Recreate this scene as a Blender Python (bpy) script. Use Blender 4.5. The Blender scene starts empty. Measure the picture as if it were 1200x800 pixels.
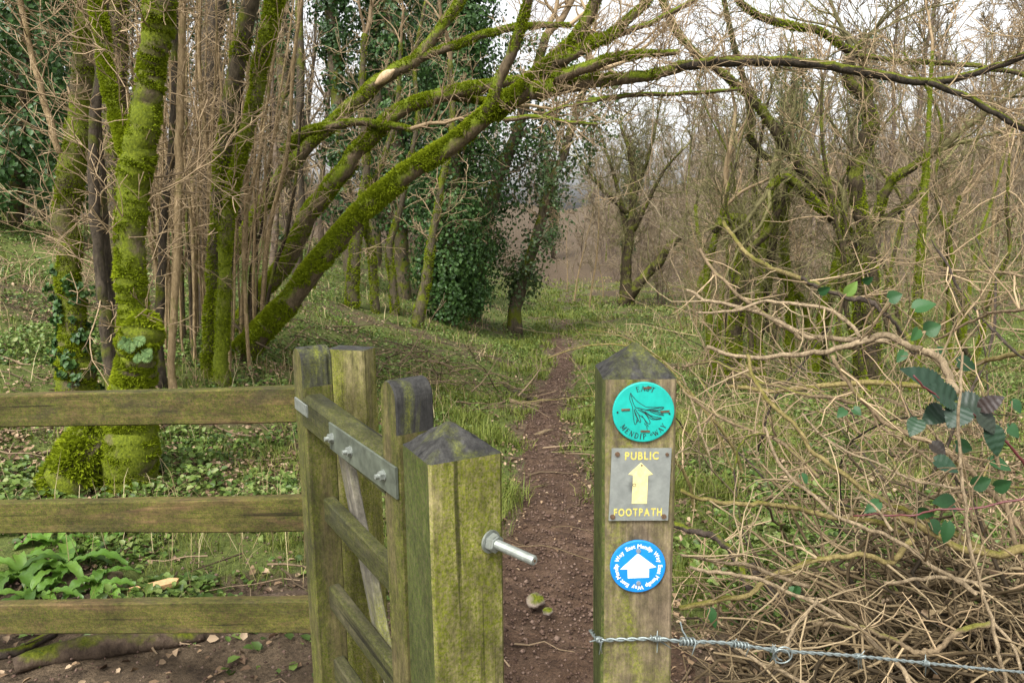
import bpy, math, random
import numpy as np
from mathutils import Vector, Matrix, noise as mnoise

random.seed(7)
RNG = np.random.default_rng(7)
scene = bpy.context.scene
COL = scene.collection

# ------------------------------------------------------------------ camera
F = 880.0                      # focal length in photo pixels (photo is 1200 x 800)
EYE = np.array([0.0, 0.0, 1.6])
PITCH, ROLL = math.radians(10.0), math.radians(0.75)
fw = np.array([0, math.cos(PITCH), -math.sin(PITCH)])
u0 = np.array([0, math.sin(PITCH), math.cos(PITCH)])
x0 = np.array([1.0, 0, 0])
RT = math.cos(ROLL) * x0 - math.sin(ROLL) * u0
UP = math.cos(ROLL) * u0 + math.sin(ROLL) * x0
cam = bpy.data.cameras.new('camera')
cam.sensor_width = 36.0
cam.lens = 36.0 * F / 1200.0
cam.clip_start, cam.clip_end = 0.05, 1200.0
cam_o = bpy.data.objects.new('camera', cam)
COL.objects.link(cam_o)
m = Matrix.Identity(4)
for i in range(3):
    m[i][0], m[i][1], m[i][2], m[i][3] = RT[i], UP[i], -fw[i], EYE[i]
cam_o.matrix_world = m
scene.camera = cam_o

# ------------------------------------------------------------------ light
SUN_EL, SUN_AZ = math.radians(52), math.radians(205)     # azimuth from +Y, clockwise: behind and left of the camera
world = bpy.data.worlds.new('World'); scene.world = world
world.use_nodes = True
wn, wl = world.node_tree.nodes, world.node_tree.links
sky = wn.new('ShaderNodeTexSky'); sky.sky_type = 'NISHITA'; sky.sun_disc = False
sky.sun_elevation = SUN_EL; sky.sun_rotation = SUN_AZ
sky.air_density = 1.0; sky.dust_density = 4.0
hs = wn.new('ShaderNodeHueSaturation'); hs.inputs['Saturation'].default_value = 0.08
wl.new(sky.outputs[0], hs.inputs['Color'])
wl.new(hs.outputs[0], wn['Background'].inputs['Color'])
wn['Background'].inputs['Strength'].default_value = 0.125
sun = bpy.data.lights.new('sun', 'SUN'); sun.energy = 1.5; sun.angle = math.radians(14); sun.color = (1.0, 0.97, 0.92)
sun_o = bpy.data.objects.new('sun', sun); COL.objects.link(sun_o)
sd = Vector((math.sin(SUN_AZ) * math.cos(SUN_EL), math.cos(SUN_AZ) * math.cos(SUN_EL), math.sin(SUN_EL)))
sun_o.rotation_euler = sd.to_track_quat('Z', 'Y').to_euler()
sun_o.location = (0, -5, 30)
vs = scene.view_settings
vs.view_transform = 'Standard'; vs.look = 'None'; vs.gamma = 1.0; vs.use_curve_mapping = False
vs.exposure = 1.42
scene.cycles.max_bounces = 5; scene.cycles.diffuse_bounces = 3; scene.cycles.glossy_bounces = 2
scene.cycles.transmission_bounces = 2; scene.cycles.transparent_max_bounces = 4

# ------------------------------------------------------------------ small maths
def sstep(a, b, x):
    t = np.clip((np.asarray(x, float) - a) / (b - a), 0, 1)
    return t * t * (3 - 2 * t)

def vnoise(x, y, seed=0):
    x = np.asarray(x, float); y = np.asarray(y, float)
    xi = np.floor(x).astype(np.int64); yi = np.floor(y).astype(np.int64)
    fx = x - xi; fy = y - yi
    fx = fx * fx * (3 - 2 * fx); fy = fy * fy * (3 - 2 * fy)
    def h(a, b):
        n = (a * 374761393 + b * 668265263 + seed * 974711) & 0x7fffffff
        n = ((n ^ (n >> 13)) * 1274126177) & 0x7fffffff
        return ((n ^ (n >> 16)) & 0xffff) / 65535.0
    return ((h(xi, yi) * (1 - fx) + h(xi + 1, yi) * fx) * (1 - fy) + (h(xi, yi + 1) * (1 - fx) + h(xi + 1, yi + 1) * fx) * fy)

def fbm(x, y, seed=0, octv=4):
    s = 0; a = 0.5; f = 1.0
    for k in range(octv):
        s = s + a * vnoise(np.asarray(x) * f, np.asarray(y) * f, seed + k * 17); a *= 0.5; f *= 2.03
    return s

def path_x(Y):
    return 0.11 + 0.062 * np.maximum(np.asarray(Y, float) - 2.5, 0) + .018 * np.clip(np.asarray(Y, float) - 9, 0, 30) + 0.09 * np.sin(np.asarray(Y) * 0.62 + .3)

def path_half(Y):
    return np.interp(Y, [0, 2.5, 4, 8, 13, 18, 22], [0.7, 0.40, 0.21, 0.14, 0.12, .08, .02])

def ground_z(x, Y, fine=True):
    x = np.asarray(x, float); Y = np.asarray(Y, float)
    z = np.interp(Y, [-20, 0, 2.5, 4.2, 8, 13, 20, 30, 45, 60, 100, 220], [0.3, 0, 0, -.08, -.45, -1.0, -1.45, -2.1, -2.8, -2.6, -1.2, .5])
    dx = x - path_x(Y)
    sl = np.interp(Y, [0, 2.5, 4.5, 5.5, 10, 20], [.02, .05, .17, .21, .30, .30])
    dl = np.maximum(-dx - 0.75, 0)
    z = z + sl * np.minimum(dl, 7.5) + np.minimum(sl, .12) * 0.75 * np.maximum(dl - 7.5, 0)
    dr = np.maximum(dx - 6.5, 0) * sstep(6, 18, Y)
    z = z + 0.24 * np.minimum(dr, 42) + .09 * np.maximum(dr - 42, 0)
    if fine:
        z = z + (fbm(x * .45, Y * .45, 3, 3) - .44) * .35 * sstep(0.3, 2.0, np.abs(dx))
        z = z + (fbm(x * 3, Y * 3, 9, 3) - .44) * .07 + (fbm(x * 14, Y * 14, 21, 2) - .37) * .03
        z = z - .05 * (1 - sstep(.15, .5, np.abs(dx)))
    return z

def ray(px, py):
    return fw + (px - 600.0) / F * RT + (400.0 - py) / F * UP

def P(px, py, Y):
    d = ray(px, py)
    return EYE + d * (Y / d[1])

def G(px, py):
    """where the line of sight through a photo pixel meets the ground"""
    d = ray(px, py); d = d / d[1]
    prev = 1.0
    Y = 1.0
    while Y < 200:
        p = EYE + d * Y
        if p[2] < ground_z(p[0], p[1], False):
            lo, hi = prev, Y
            for _ in range(20):
                mid = (lo + hi) / 2; p = EYE + d * mid
                if p[2] < ground_z(p[0], p[1], False): hi = mid
                else: lo = mid
            return EYE + d * hi
        prev = Y; Y *= 1.02
    return EYE + d * 200

def GY(px, py): return float(G(px, py)[1])

# ------------------------------------------------------------------ mesh builder
class MB:
    """collects geometry and links it as one mesh object"""
    def __init__(s):
        s.v = []; s.q = []; s.t = []; s.var = []; s.qm = []; s.tm = []; s.n = 0
    def add(s, v, quads=None, tris=None, var=0.5, mi=0):
        v = np.asarray(v, float).reshape(-1, 3); k = len(v)
        s.v.append(v)
        s.var.append(np.full(k, var, float) if np.isscalar(var) else np.asarray(var, float).reshape(-1))
        if quads is not None and len(quads):
            q = np.asarray(quads, np.int64).reshape(-1, 4) + s.n; s.q.append(q); s.qm.append(np.full(len(q), mi))
        if tris is not None and len(tris):
            t = np.asarray(tris, np.int64).reshape(-1, 3) + s.n; s.t.append(t); s.tm.append(np.full(len(t), mi))
        s.n += k
    def tube(s, pts, rad, k=6, var=0.5, cap=True, lump=0.0, lumpf=8.0, flat_end=False):
        pts = np.asarray(pts, float); n = len(pts)
        if n < 2: return
        rad = np.broadcast_to(np.asarray(rad, float), (n,))
        tan = np.gradient(pts, axis=0); tan /= np.linalg.norm(tan, axis=1)[:, None] + 1e-9
        ref = np.array([0.31, 0.2, 0.93]) if abs(tan[0][2]) < .8 else np.array([1.0, .1, .2])
        nrm = np.empty_like(pts)
        a = np.cross(tan[0], ref); a /= np.linalg.norm(a); nrm[0] = a
        for i in range(1, n):
            a = a - tan[i] * a.dot(tan[i]); l = math.sqrt(a.dot(a))
            a = a / l if l > 1e-6 else nrm[i - 1]
            nrm[i] = a
        bi = np.cross(tan, nrm)
        ang = np.arange(k) * (2 * math.pi / k)
        c, sn = np.cos(ang), np.sin(ang)
        dirs = nrm[:, None, :] * c[None, :, None] + bi[:, None, :] * sn[None, :, None]
        r = rad[:, None]
        if lump:
            ph = float(pts[0].sum() * 7.3)
            nz = np.empty((n, k))
            for i in range(n):
                for j in range(k):
                    w = pts[i] + dirs[i, j] * rad[i]
                    nz[i, j] = mnoise.noise((w[0] * lumpf, w[1] * lumpf, w[2] * lumpf)) + .5 * mnoise.noise((w[0] * lumpf * 2.7 + ph, w[1] * lumpf * 2.7, w[2] * lumpf * 2.7))
            r = r * (1 + lump * nz)
        v = (pts[:, None, :] + dirs * r[:, :, None]).reshape(-1, 3)
        i = np.arange(n - 1)[:, None] * k; j = np.arange(k)[None, :]; j2 = (j + 1) % k
        q = np.stack([i + j, i + j2, i + k + j2, i + k + j], -1).reshape(-1, 4)
        if cap:
            v = np.vstack([v, pts[0][None], pts[-1][None] + (0 if flat_end else tan[-1] * rad[-1] * .5)])
            m_ = n * k
            jj = np.arange(k); jj2 = (jj + 1) % k
            t = np.vstack([np.stack([np.full(k, m_), jj2, jj], -1), np.stack([np.full(k, m_ + 1), (n - 1) * k + jj, (n - 1) * k + jj2], -1)])
            s.add(v, q, t, var)
        else:
            s.add(v, q, None, var)
    def build(s, name, mat, parent=None, smooth=True, base=None, local=None):
        V = np.vstack(s.v) if s.v else np.zeros((0, 3))
        if base is not None: off = np.asarray(base, float)
        elif parent is not None and local is None: off = np.array(parent_base(parent))
        else: off = np.zeros(3)
        V = V - off
        me = bpy.data.meshes.new(name)
        Q = np.vstack(s.q) if s.q else np.zeros((0, 4), np.int64)
        T = np.vstack(s.t) if s.t else np.zeros((0, 3), np.int64)
        me.vertices.add(len(V)); me.vertices.foreach_set('co', V.astype(np.float32).ravel())
        me.loops.add(Q.size + T.size)
        me.loops.foreach_set('vertex_index', np.concatenate([Q.ravel(), T.ravel()]).astype(np.int32))
        me.polygons.add(len(Q) + len(T))
        ls = np.concatenate([np.arange(len(Q)) * 4, Q.size + np.arange(len(T)) * 3]).astype(np.int32)
        me.polygons.foreach_set('loop_start', ls)
        mi = np.concatenate([np.concatenate(s.qm) if s.qm else np.zeros(0), np.concatenate(s.tm) if s.tm else np.zeros(0)]).astype(np.int32)
        me.polygons.foreach_set('material_index', mi)
        me.polygons.foreach_set('use_smooth', np.full(len(Q) + len(T), smooth))
        at = me.attributes.new('var', 'FLOAT', 'POINT')
        at.data.foreach_set('value', np.concatenate(s.var).astype(np.float32) if s.var else np.zeros(0, np.float32))
        me.update(calc_edges=True)
        for mm in (mat if isinstance(mat, (list, tuple)) else [mat]): me.materials.append(mm)
        o = bpy.data.objects.new(name, me); COL.objects.link(o)
        if local is not None:
            o.matrix_local = local
        elif parent is None and base is not None:
            o.location = base
        if parent is not None: o.parent = parent
        if parent is not None and local is None:
            BASE[o.name] = tuple(off)
        return o

BASE = {}
def parent_base(o):
    return BASE.get(o.name, tuple(o.location))

def tag(o, label=None, cat=None, group=None, kind=None):
    if label: o['label'] = label
    if cat: o['category'] = cat
    if group: o['group'] = group
    if kind: o['kind'] = kind
    return o

def thing(name, base, label, cat, group=None):
    o = bpy.data.objects.new(name, None); COL.objects.link(o)
    o.empty_display_size = .1
    o.location = tuple(float(c) for c in base)
    BASE[o.name] = tuple(float(c) for c in base)
    return tag(o, label, cat, group)

def copy_tree(src, loc, rz=0, sc=1.0, tilt=(0, 0)):
    c = src.copy(); COL.objects.link(c)
    c.location = loc; c.rotation_euler = (tilt[0], tilt[1], rz); c.scale = (sc, sc, sc)
    for ch in src.children:
        d = ch.copy(); COL.objects.link(d); d.parent = c
    return c

# ------------------------------------------------------------------ materials
def newmat(name):
    M = bpy.data.materials.new(name); M.use_nodes = True
    nt = M.node_tree
    return M, nt.nodes, nt.links, nt.nodes['Principled BSDF']

def ramp(n, l, src, stops, interp='LINEAR'):
    r = n.new('ShaderNodeValToRGB'); r.color_ramp.interpolation = interp
    e = r.color_ramp.elements
    while len(e) < len(stops): e.new(0.5)
    for k, (p, c) in enumerate(stops):
        e[k].position = p; e[k].color = (*c, 1) if len(c) == 3 else c
    l.new(src, r.inputs[0]); return r.outputs[0]

def noise_tex(n, l, vec, scale, detail=5, rough=.6, dist=0):
    t = n.new('ShaderNodeTexNoise'); t.inputs['Scale'].default_value = scale
    t.inputs['Detail'].default_value = detail; t.inputs['Roughness'].default_value = rough; t.inputs['Distortion'].default_value = dist
    l.new(vec, t.inputs['Vector']); return t.outputs[0]

def mapping(n, l, vec, sc):
    mp = n.new('ShaderNodeMapping'); mp.inputs['Scale'].default_value = sc
    l.new(vec, mp.inputs['Vector']); return mp.outputs[0]

def mixc(n, l, fac, a, b):
    mx = n.new('ShaderNodeMix'); mx.data_type = 'RGBA'
    for v, i in ((fac, 0), (a, 6), (b, 7)):
        if isinstance(v, (int, float)): mx.inputs[i].default_value = v
        elif isinstance(v, tuple): mx.inputs[i].default_value = (*v, 1)
        else: l.new(v, mx.inputs[i])
    return mx.outputs[2]

def math_n(n, l, op, a, b=None):
    t = n.new('ShaderNodeMath'); t.operation = op; t.use_clamp = op in ('MULTIPLY', 'ADD', 'SUBTRACT')
    for v, i in ((a, 0), (b, 1)):
        if v is None: continue
        if isinstance(v, (int, float)): t.inputs[i].default_value = v
        else: l.new(v, t.inputs[i])
    return t.outputs[0]

def bump(n, l, b, h, dist, strength=1.0):
    bp = n.new('ShaderNodeBump'); bp.inputs['Distance'].default_value = dist; bp.inputs['Strength'].default_value = strength
    l.new(h, bp.inputs['Height']); l.new(bp.outputs[0], b.inputs['Normal'])

def wood_mat(name, bare=((.10, .072, .04), (.30, .23, .14)), green=.5, greens=((.05, .06, .008), (.19, .20, .02)), stain=(.06, .055, .045), stain_amt=.4, seed=0.0):
    """weathered sawn timber, grain along local X, with algae and dark stains"""
    M, n, l, b = newmat(name)
    tc = n.new('ShaderNodeTexCoord'); ob = tc.outputs['Object']
    off = n.new('ShaderNodeVectorMath'); off.operation = 'ADD'; off.inputs[1].default_value = (seed, seed * 1.7, seed * .6)
    l.new(ob, off.inputs[0]); ob = off.outputs[0]
    info = n.new('ShaderNodeObjectInfo')
    o2 = n.new('ShaderNodeVectorMath'); o2.operation = 'ADD'; l.new(ob, o2.inputs[0])
    sc_ = n.new('ShaderNodeVectorMath'); sc_.operation = 'SCALE'; sc_.inputs[0].default_value = (9, 5, 7); l.new(info.outputs['Random'], sc_.inputs['Scale'])
    l.new(sc_.outputs[0], o2.inputs[1]); ob = o2.outputs[0]
    g = noise_tex(n, l, mapping(n, l, ob, (3.0, 90, 90)), 1.0, 8, .7, .4)
    col = ramp(n, l, g, [(.28, bare[0]), (.5, tuple((a + c) / 2 for a, c in zip(*bare))), (.72, bare[1])])
    speck = noise_tex(n, l, ob, 160, 4, .7)
    gg = noise_tex(n, l, mapping(n, l, ob, (2.2, 12, 12)), 1.0, 6, .62, .8)
    gc = ramp(n, l, speck, [(.3, greens[0]), (.7, greens[1])])
    lo = .62 - .3 * green
    gm = ramp(n, l, gg, [(lo - .1, (0, 0, 0)), (lo + .12, (1, 1, 1))])
    sp2 = ramp(n, l, noise_tex(n, l, ob, 260, 3, .6), [(.38, (.35,) * 3), (.6, (1,) * 3)])
    gm = math_n(n, l, 'MULTIPLY', gm, sp2)
    col = mixc(n, l, gm, col, gc)
    st = ramp(n, l, noise_tex(n, l, mapping(n, l, ob, (3, 9, 9)), 1.3, 7, .68, .5), [(.52, (0, 0, 0)), (.66, (1, 1, 1))])
    st = math_n(n, l, 'MULTIPLY', st, stain_amt)
    col = mixc(n, l, st, col, stain)
    mot = ramp(n, l, noise_tex(n, l, mapping(n, l, ob, (.55, 1, 1)), 75, 8, .82), [(.33, (.40,) * 3), (.5, (.95,) * 3), (.66, (1.55,) * 3)])
    mm = n.new('ShaderNodeMix'); mm.data_type = 'RGBA'; mm.blend_type = 'MULTIPLY'; mm.inputs[0].default_value = .85
    l.new(col, mm.inputs[6]); l.new(mot, mm.inputs[7]); col = mm.outputs[2]
    big = ramp(n, l, noise_tex(n, l, mapping(n, l, ob, (.5, 1, 1)), 9, 4, .6, .6), [(.34, (.55,) * 3), (.62, (1.25,) * 3)])
    m3 = n.new('ShaderNodeMix'); m3.data_type = 'RGBA'; m3.blend_type = 'MULTIPLY'; m3.inputs[0].default_value = .8
    l.new(col, m3.inputs[6]); l.new(big, m3.inputs[7]); col = m3.outputs[2]
    crack = ramp(n, l, noise_tex(n, l, mapping(n, l, ob, (1.2, 55, 55)), 1.0, 3, .5, .2), [(.30, (.18,) * 3), (.36, (1,) * 3)])
    mul = n.new('ShaderNodeMix'); mul.data_type = 'RGBA'; mul.blend_type = 'MULTIPLY'; mul.inputs[0].default_value = .8
    l.new(col, mul.inputs[6]); l.new(crack, mul.inputs[7])
    l.new(mul.outputs[2], b.inputs['Base Color'])
    b.inputs['Roughness'].default_value = .85; b.inputs['Specular IOR Level'].default_value = .25
    h = math_n(n, l, 'ADD', math_n(n, l, 'MULTIPLY', g, .6), math_n(n, l, 'MULTIPLY', speck, .25))
    bump(n, l, b, h, .004, .8)
    return M

def bark_mat(name, dark, light, moss=.5, moss_cols=((.035, .05, .004), (.15, .165, .012)), scale=1.0, up=.55, rough_scale=40):
    M, n, l, b = newmat(name)
    geo = n.new('ShaderNodeNewGeometry'); pos = geo.outputs['Position']
    bk = noise_tex(n, l, mapping(n, l, pos, (1, 1, .35)), rough_scale * scale, 6, .65, .3)
    col = ramp(n, l, bk, [(.3, dark), (.7, light)])
    pale = ramp(n, l, noise_tex(n, l, pos, 6 * scale, 4, .6), [(.55, (0, 0, 0)), (.75, (1, 1, 1))])
    col = mixc(n, l, math_n(n, l, 'MULTIPLY', pale, .5), col, tuple(c * 1.5 for c in light))
    if moss > 0:
        sx = n.new('ShaderNodeSeparateXYZ'); l.new(geo.outputs['Normal'], sx.inputs[0])
        ms = noise_tex(n, l, pos, 4.5 * scale, 5, .65)
        m1 = math_n(n, l, 'ADD', math_n(n, l, 'MULTIPLY', ms, 1.0), 0.0)
        t = n.new('ShaderNodeMath'); t.operation = 'MULTIPLY_ADD'; l.new(sx.outputs['Z'], t.inputs[0]); t.inputs[1].default_value = up * .35; l.new(m1, t.inputs[2])
        mm = ramp(n, l, t.outputs[0], [(.62 - .3 * moss, (0, 0, 0)), (.74 - .3 * moss, (1, 1, 1))])
        mc = ramp(n, l, noise_tex(n, l, pos, 70 * scale, 4, .7), [(.3, moss_cols[0]), (.68, moss_cols[1])])
        col = mixc(n, l, mm, col, mc)
    l.new(col, b.inputs['Base Color'])
    b.inputs['Roughness'].default_value = .9; b.inputs['Specular IOR Level'].default_value = .2
    bump(n, l, b, noise_tex(n, l, mapping(n, l, pos, (1, 1, .5)), rough_scale * scale * 1.3, 5, .7), .012 / scale, .9)
    return M

def leaf_mat(name, cols, rough=.5, spec=.4, trans=.0):
    """colour runs along the per-leaf value 'var'"""
    M, n, l, b = newmat(name)
    a = n.new('ShaderNodeAttribute'); a.attribute_name = 'var'
    k = len(cols)
    c = ramp(n, l, a.outputs['Fac'], [(i / (k - 1), cc) for i, cc in enumerate(cols)])
    l.new(c, b.inputs['Base Color']); b.inputs['Roughness'].default_value = rough; b.inputs['Specular IOR Level'].default_value = spec
    if trans > 0:
        tr = n.new('ShaderNodeBsdfTranslucent'); l.new(c, tr.inputs['Color'])
        ad = n.new('ShaderNodeMixShader'); ad.inputs[0].default_value = trans
        l.new(b.outputs[0], ad.inputs[1]); l.new(tr.outputs[0], ad.inputs[2])
        l.new(ad.outputs[0], n['Material Output'].inputs['Surface'])
    return M

def plain_mat(name, col, rough=.5, metal=0.0, vary=.15, scale=60, spec=.5):
    M, n, l, b = newmat(name)
    tc = n.new('ShaderNodeTexCoord')
    c = ramp(n, l, noise_tex(n, l, tc.outputs['Object'], scale, 5, .65), [(.3, tuple(x * (1 - vary) for x in col)), (.7, tuple(min(1, x * (1 + vary)) for x in col))])
    l.new(c, b.inputs['Base Color']); b.inputs['Roughness'].default_value = rough; b.inputs['Metallic'].default_value = metal
    b.inputs['Specular IOR Level'].default_value = spec
    return M

M_POST = wood_mat('mossy_post_wood', ((.09, .068, .032), (.34, .28, .15)), .85, ((.055, .068, .004), (.18, .20, .012)), (.05, .045, .02), .45)
M_WAY = wood_mat('grey_post_wood', ((.06, .046, .028), (.27, .205, .13)), .46, ((.06, .07, .01), (.22, .23, .03)), (.032, .028, .022), .8, 3.1)
M_WAYSIDE = wood_mat('green_shaded_post_side', ((.05, .045, .02), (.12, .10, .05)), 1.3, ((.025, .04, .006), (.075, .10, .012)), (.03, .03, .02), .2, 5.1)  # algae green; also carries painted shade for the gate post's left face
M_RAIL = wood_mat('rail_wood', ((.05, .03, .014), (.17, .10, .05)), .82, ((.022, .030, .003), (.085, .10, .008)), (.035, .027, .02), .5, 1.3)
M_GATE = wood_mat('gate_wood', ((.065, .05, .023), (.17, .13, .065)), .75, ((.034, .043, .004), (.10, .115, .010)), (.035, .032, .022), .5, 2.2)
M_GATEDARK = wood_mat('gate_rail_wood', ((.035, .03, .018), (.10, .085, .05)), .75, ((.02, .026, .004), (.065, .07, .009)), (.028, .028, .022), .55, 8.2)
M_CAP = wood_mat('blackened_wood', ((.016, .015, .014), (.06, .058, .052)), .12, ((.06, .07, .008), (.20, .22, .02)), (.02, .02, .02), .6, 4.2)
M_GREYWOOD = wood_mat('grey_wood', ((.08, .072, .055), (.20, .18, .14)), .35, ((.08, .085, .02), (.18, .18, .03)), (.08, .075, .06), .4, 6.2)
M_GALV = plain_mat('galvanised_steel', (.27, .29, .26), .5, .6, .25, 90)
M_STRAP = plain_mat('strap_steel', (.11, .125, .095), .55, .35, .45, 26)
M_WIRE = plain_mat('wire_steel', (.23, .265, .255), .45, .6, .25, 200)
M_RUST = plain_mat('rusty_iron', (.11, .065, .035), .8, .2, .5, 300)

M_MOSSBARK = bark_mat('mossy_bark', (.05, .038, .022), (.17, .125, .075), .58, moss_cols=((.04, .06, .003), (.155, .19, .010)), up=.75)
M_MOSSBARK2 = bark_mat('green_mossy_bark', (.05, .04, .022), (.15, .12, .065), .78, moss_cols=((.04, .056, .003), (.16, .19, .012)), up=.2)
M_HALFMOSS = bark_mat('half_mossy_bark', (.035, .028, .018), (.12, .095, .06), .42, up=.7)
M_OLIVE = bark_mat('olive_bark', (.018, .014, .008), (.075, .055, .032), .42, moss_cols=((.05, .06, .008), (.15, .16, .02)), up=.4)
M_DARKBARK = bark_mat('dark_bark', (.025, .02, .014), (.09, .07, .048), .25, up=.5)
M_HAZEL = bark_mat('hazel_bark', (.14, .095, .045), (.36, .265, .145), .22, moss_cols=((.07, .075, .012), (.15, .15, .03)), up=.1, rough_scale=60)
M_TWIG = leaf_mat('twig_bark', ((.12, .082, .045), (.26, .185, .105), (.42, .31, .18)), .75, .25)
M_TWIGMOSS = leaf_mat('mossy_twig_bark', ((.05, .045, .022), (.13, .115, .05), (.20, .19, .07)), .8, .2)
M_FARTWIG = leaf_mat('far_twig_bark', ((.09, .068, .043), (.19, .145, .092), (.31, .25, .165)), .85, .1)
M_PALEWOOD = leaf_mat('pale_dead_wood', ((.04, .029, .016), (.14, .10, .052), (.34, .26, .15)), .7, .3)
M_MOSS = leaf_mat('moss_fuzz', ((.06, .085, .004), (.20, .25, .010), (.35, .39, .022)), .9, .1, .25)
M_IVY = leaf_mat('ivy_leaf', ((.018, .042, .010), (.044, .10, .022), (.10, .18, .042)), .45, .35, .2)
M_IVYPALE = leaf_mat('pale_ivy_leaf', ((.03, .055, .018), (.07, .11, .03), (.13, .17, .05)), .45, .45, .2)
M_GRASS = leaf_mat('grass_blade', ((.035, .058, .008), (.105, .145, .018), (.20, .225, .04), (.40, .33, .15)), .6, .3, .3)
M_DEADGRASS = leaf_mat('dead_grass', ((.17, .12, .06), (.33, .25, .13), (.50, .41, .24)), .8, .2, .2)
M_HERB = leaf_mat('herb_leaf', ((.03, .06, .01), (.075, .13, .02), (.15, .22, .04), (.24, .27, .10)), .5, .4, .25)
M_LITTER = leaf_mat('litter_leaf', ((.05, .03, .018), (.13, .08, .045), (.24, .16, .09), (.38, .28, .18)), .75, .3)
M_FERN = leaf_mat('fern_frond', ((.03, .075, .008), (.09, .19, .02), (.17, .30, .04)), .42, .5, .25)
M_POLYPODY = leaf_mat('polypody_frond', ((.04, .085, .02), (.08, .15, .035), (.15, .23, .07)), .6, .3, .25)

# ------------------------------------------------------------------ ground
def soil_mat(name, cols, green=0.0):
    M, n, l, b = newmat(name)
    geo = n.new('ShaderNodeNewGeometry'); pos = geo.outputs['Position']
    a = noise_tex(n, l, pos, 9, 8, .7); c = ramp(n, l, a, [(.3, cols[0]), (.5, cols[1]), (.72, cols[2])])
    f = noise_tex(n, l, pos, 85, 4, .7)
    c2 = ramp(n, l, f, [(.35, (.45,) * 3), (.62, (1.15,) * 3)])
    mul = n.new('ShaderNodeMix'); mul.data_type = 'RGBA'; mul.blend_type = 'MULTIPLY'; mul.inputs[0].default_value = .75
    l.new(c, mul.inputs[6]); l.new(c2, mul.inputs[7]); c = mul.outputs[2]
    if green:
        at = n.new('ShaderNodeAttribute'); at.attribute_name = 'var'
        gn = noise_tex(n, l, pos, 5, 6, .7)
        t = n.new('ShaderNodeMath'); t.operation = 'MULTIPLY_ADD'; l.new(gn, t.inputs[0]); t.inputs[1].default_value = 1.0; l.new(at.outputs['Fac'], t.inputs[2])
        gm = ramp(n, l, t.outputs[0], [(.78, (0, 0, 0)), (1.05, (1, 1, 1))])
        gc = ramp(n, l, noise_tex(n, l, pos, 30, 5, .7), [(.3, (.045, .062, .012)), (.7, (.13, .155, .035))])
        c = mixc(n, l, gm, c, gc)
    l.new(c, b.inputs['Base Color']); b.inputs['Roughness'].default_value = .9; b.inputs['Specular IOR Level'].default_value = .25
    bump(n, l, b, math_n(n, l, 'ADD', math_n(n, l, 'MULTIPLY', a, .5), math_n(n, l, 'MULTIPLY', f, .4)), .035, .9)
    return M
M_SOIL = soil_mat('woodland_soil', ((.045, .03, .018), (.10, .07, .042), (.18, .13, .08)), 1.0)
M_MUD = soil_mat('path_mud', ((.036, .020, .012), (.085, .050, .030), (.15, .095, .062)))

def greenness(x, Y):
    """where grass and herbs cover the ground, 0..1"""
    x = np.asarray(x, float); Y = np.asarray(Y, float)
    dx = x - path_x(Y); hw = path_half(Y)
    g = sstep(hw * .8, hw * .8 + .30, np.abs(dx) + (fbm(x * 3, Y * 3, 5) - .45) * .5)
    g = np.maximum(g, sstep(15, 19, Y) * .8)
    pat = fbm(x * .8, Y * .8, 31, 4)
    g = g * (.55 + 1.0 * sstep(.34, .52, pat))
    g = g * sstep(2.2, 3.6, Y + (fbm(x * 2, Y * 2, 8) - .45) * 1.2)
    g = g * np.where(Y > 30, .6, 1.0)
    far = sstep(20, 34, Y) * sstep(3, 10, dx)
    return np.clip(g * (1 - .65 * sstep(38, 50, Y)), 0, 1)

def grid_mesh(mb, X, Y, zfun, var=None):
    gx, gy = X, Y
    z = zfun(gx, gy); nY, nX = gx.shape
    v = np.stack([gx, gy, z], -1).reshape(-1, 3)
    i = np.arange(nY - 1)[:, None] * nX; j = np.arange(nX - 1)[None, :]
    q = np.stack([i + j, i + j + 1, i + nX + j + 1, i + nX + j], -1).reshape(-1, 4)
    mb.add(v, q, None, .5 if var is None else var.reshape(-1))

ys = np.concatenate([np.linspace(-25, 0.6, 12), np.geomspace(.8, 26, 330), np.geomspace(26.8, 420, 70)])
us = np.linspace(-1, 1, 300)
xs_n = np.sinh(us * 3.3) / np.sinh(3.3)
gX = xs_n[None, :] * (7 + np.maximum(ys, 0)[:, None] * 1.15 + np.where(ys < 1, 25, 0)[:, None]) + .3
gY = np.repeat(ys[:, None], len(us), 1)
mb = MB(); grid_mesh(mb, gX, gY, ground_z, greenness(gX, gY) * .62)
tag(mb.build('ground', M_SOIL), kind='structure')

pys = np.geomspace(.9, 21, 480); pu = np.linspace(-1, 1, 41)
edge = (fbm(pys * 1.7, pys * 0, 77, 4) - .45)[:, None] * .35
pX = path_x(pys)[:, None] + pu[None, :] * (path_half(pys)[:, None] * 1.15 + edge * np.sign(pu)[None, :] * .6)
pY = np.repeat(pys[:, None], len(pu), 1)
def path_z(x, Y):
    d = np.abs(pu)[None, :]
    return ground_z(x, Y) + .012 + .03 * (fbm(x * 9, Y * 9, 41, 4) - .45) * (1 - d ** 2) - .03 * sstep(.8, 1.0, d)
mb = MB(); grid_mesh(mb, pX, pY, path_z)
tag(mb.build('footpath', M_MUD), kind='structure')

# ------------------------------------------------------------------ timber
def frame(o, X, Y, Z):
    M = Matrix.Identity(4)
    for i in range(3): M[i][0], M[i][1], M[i][2], M[i][3] = X[i], Y[i], Z[i], o[i]
    return M

def unit(v):
    v = np.asarray(v, float); return v / np.linalg.norm(v)

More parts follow.
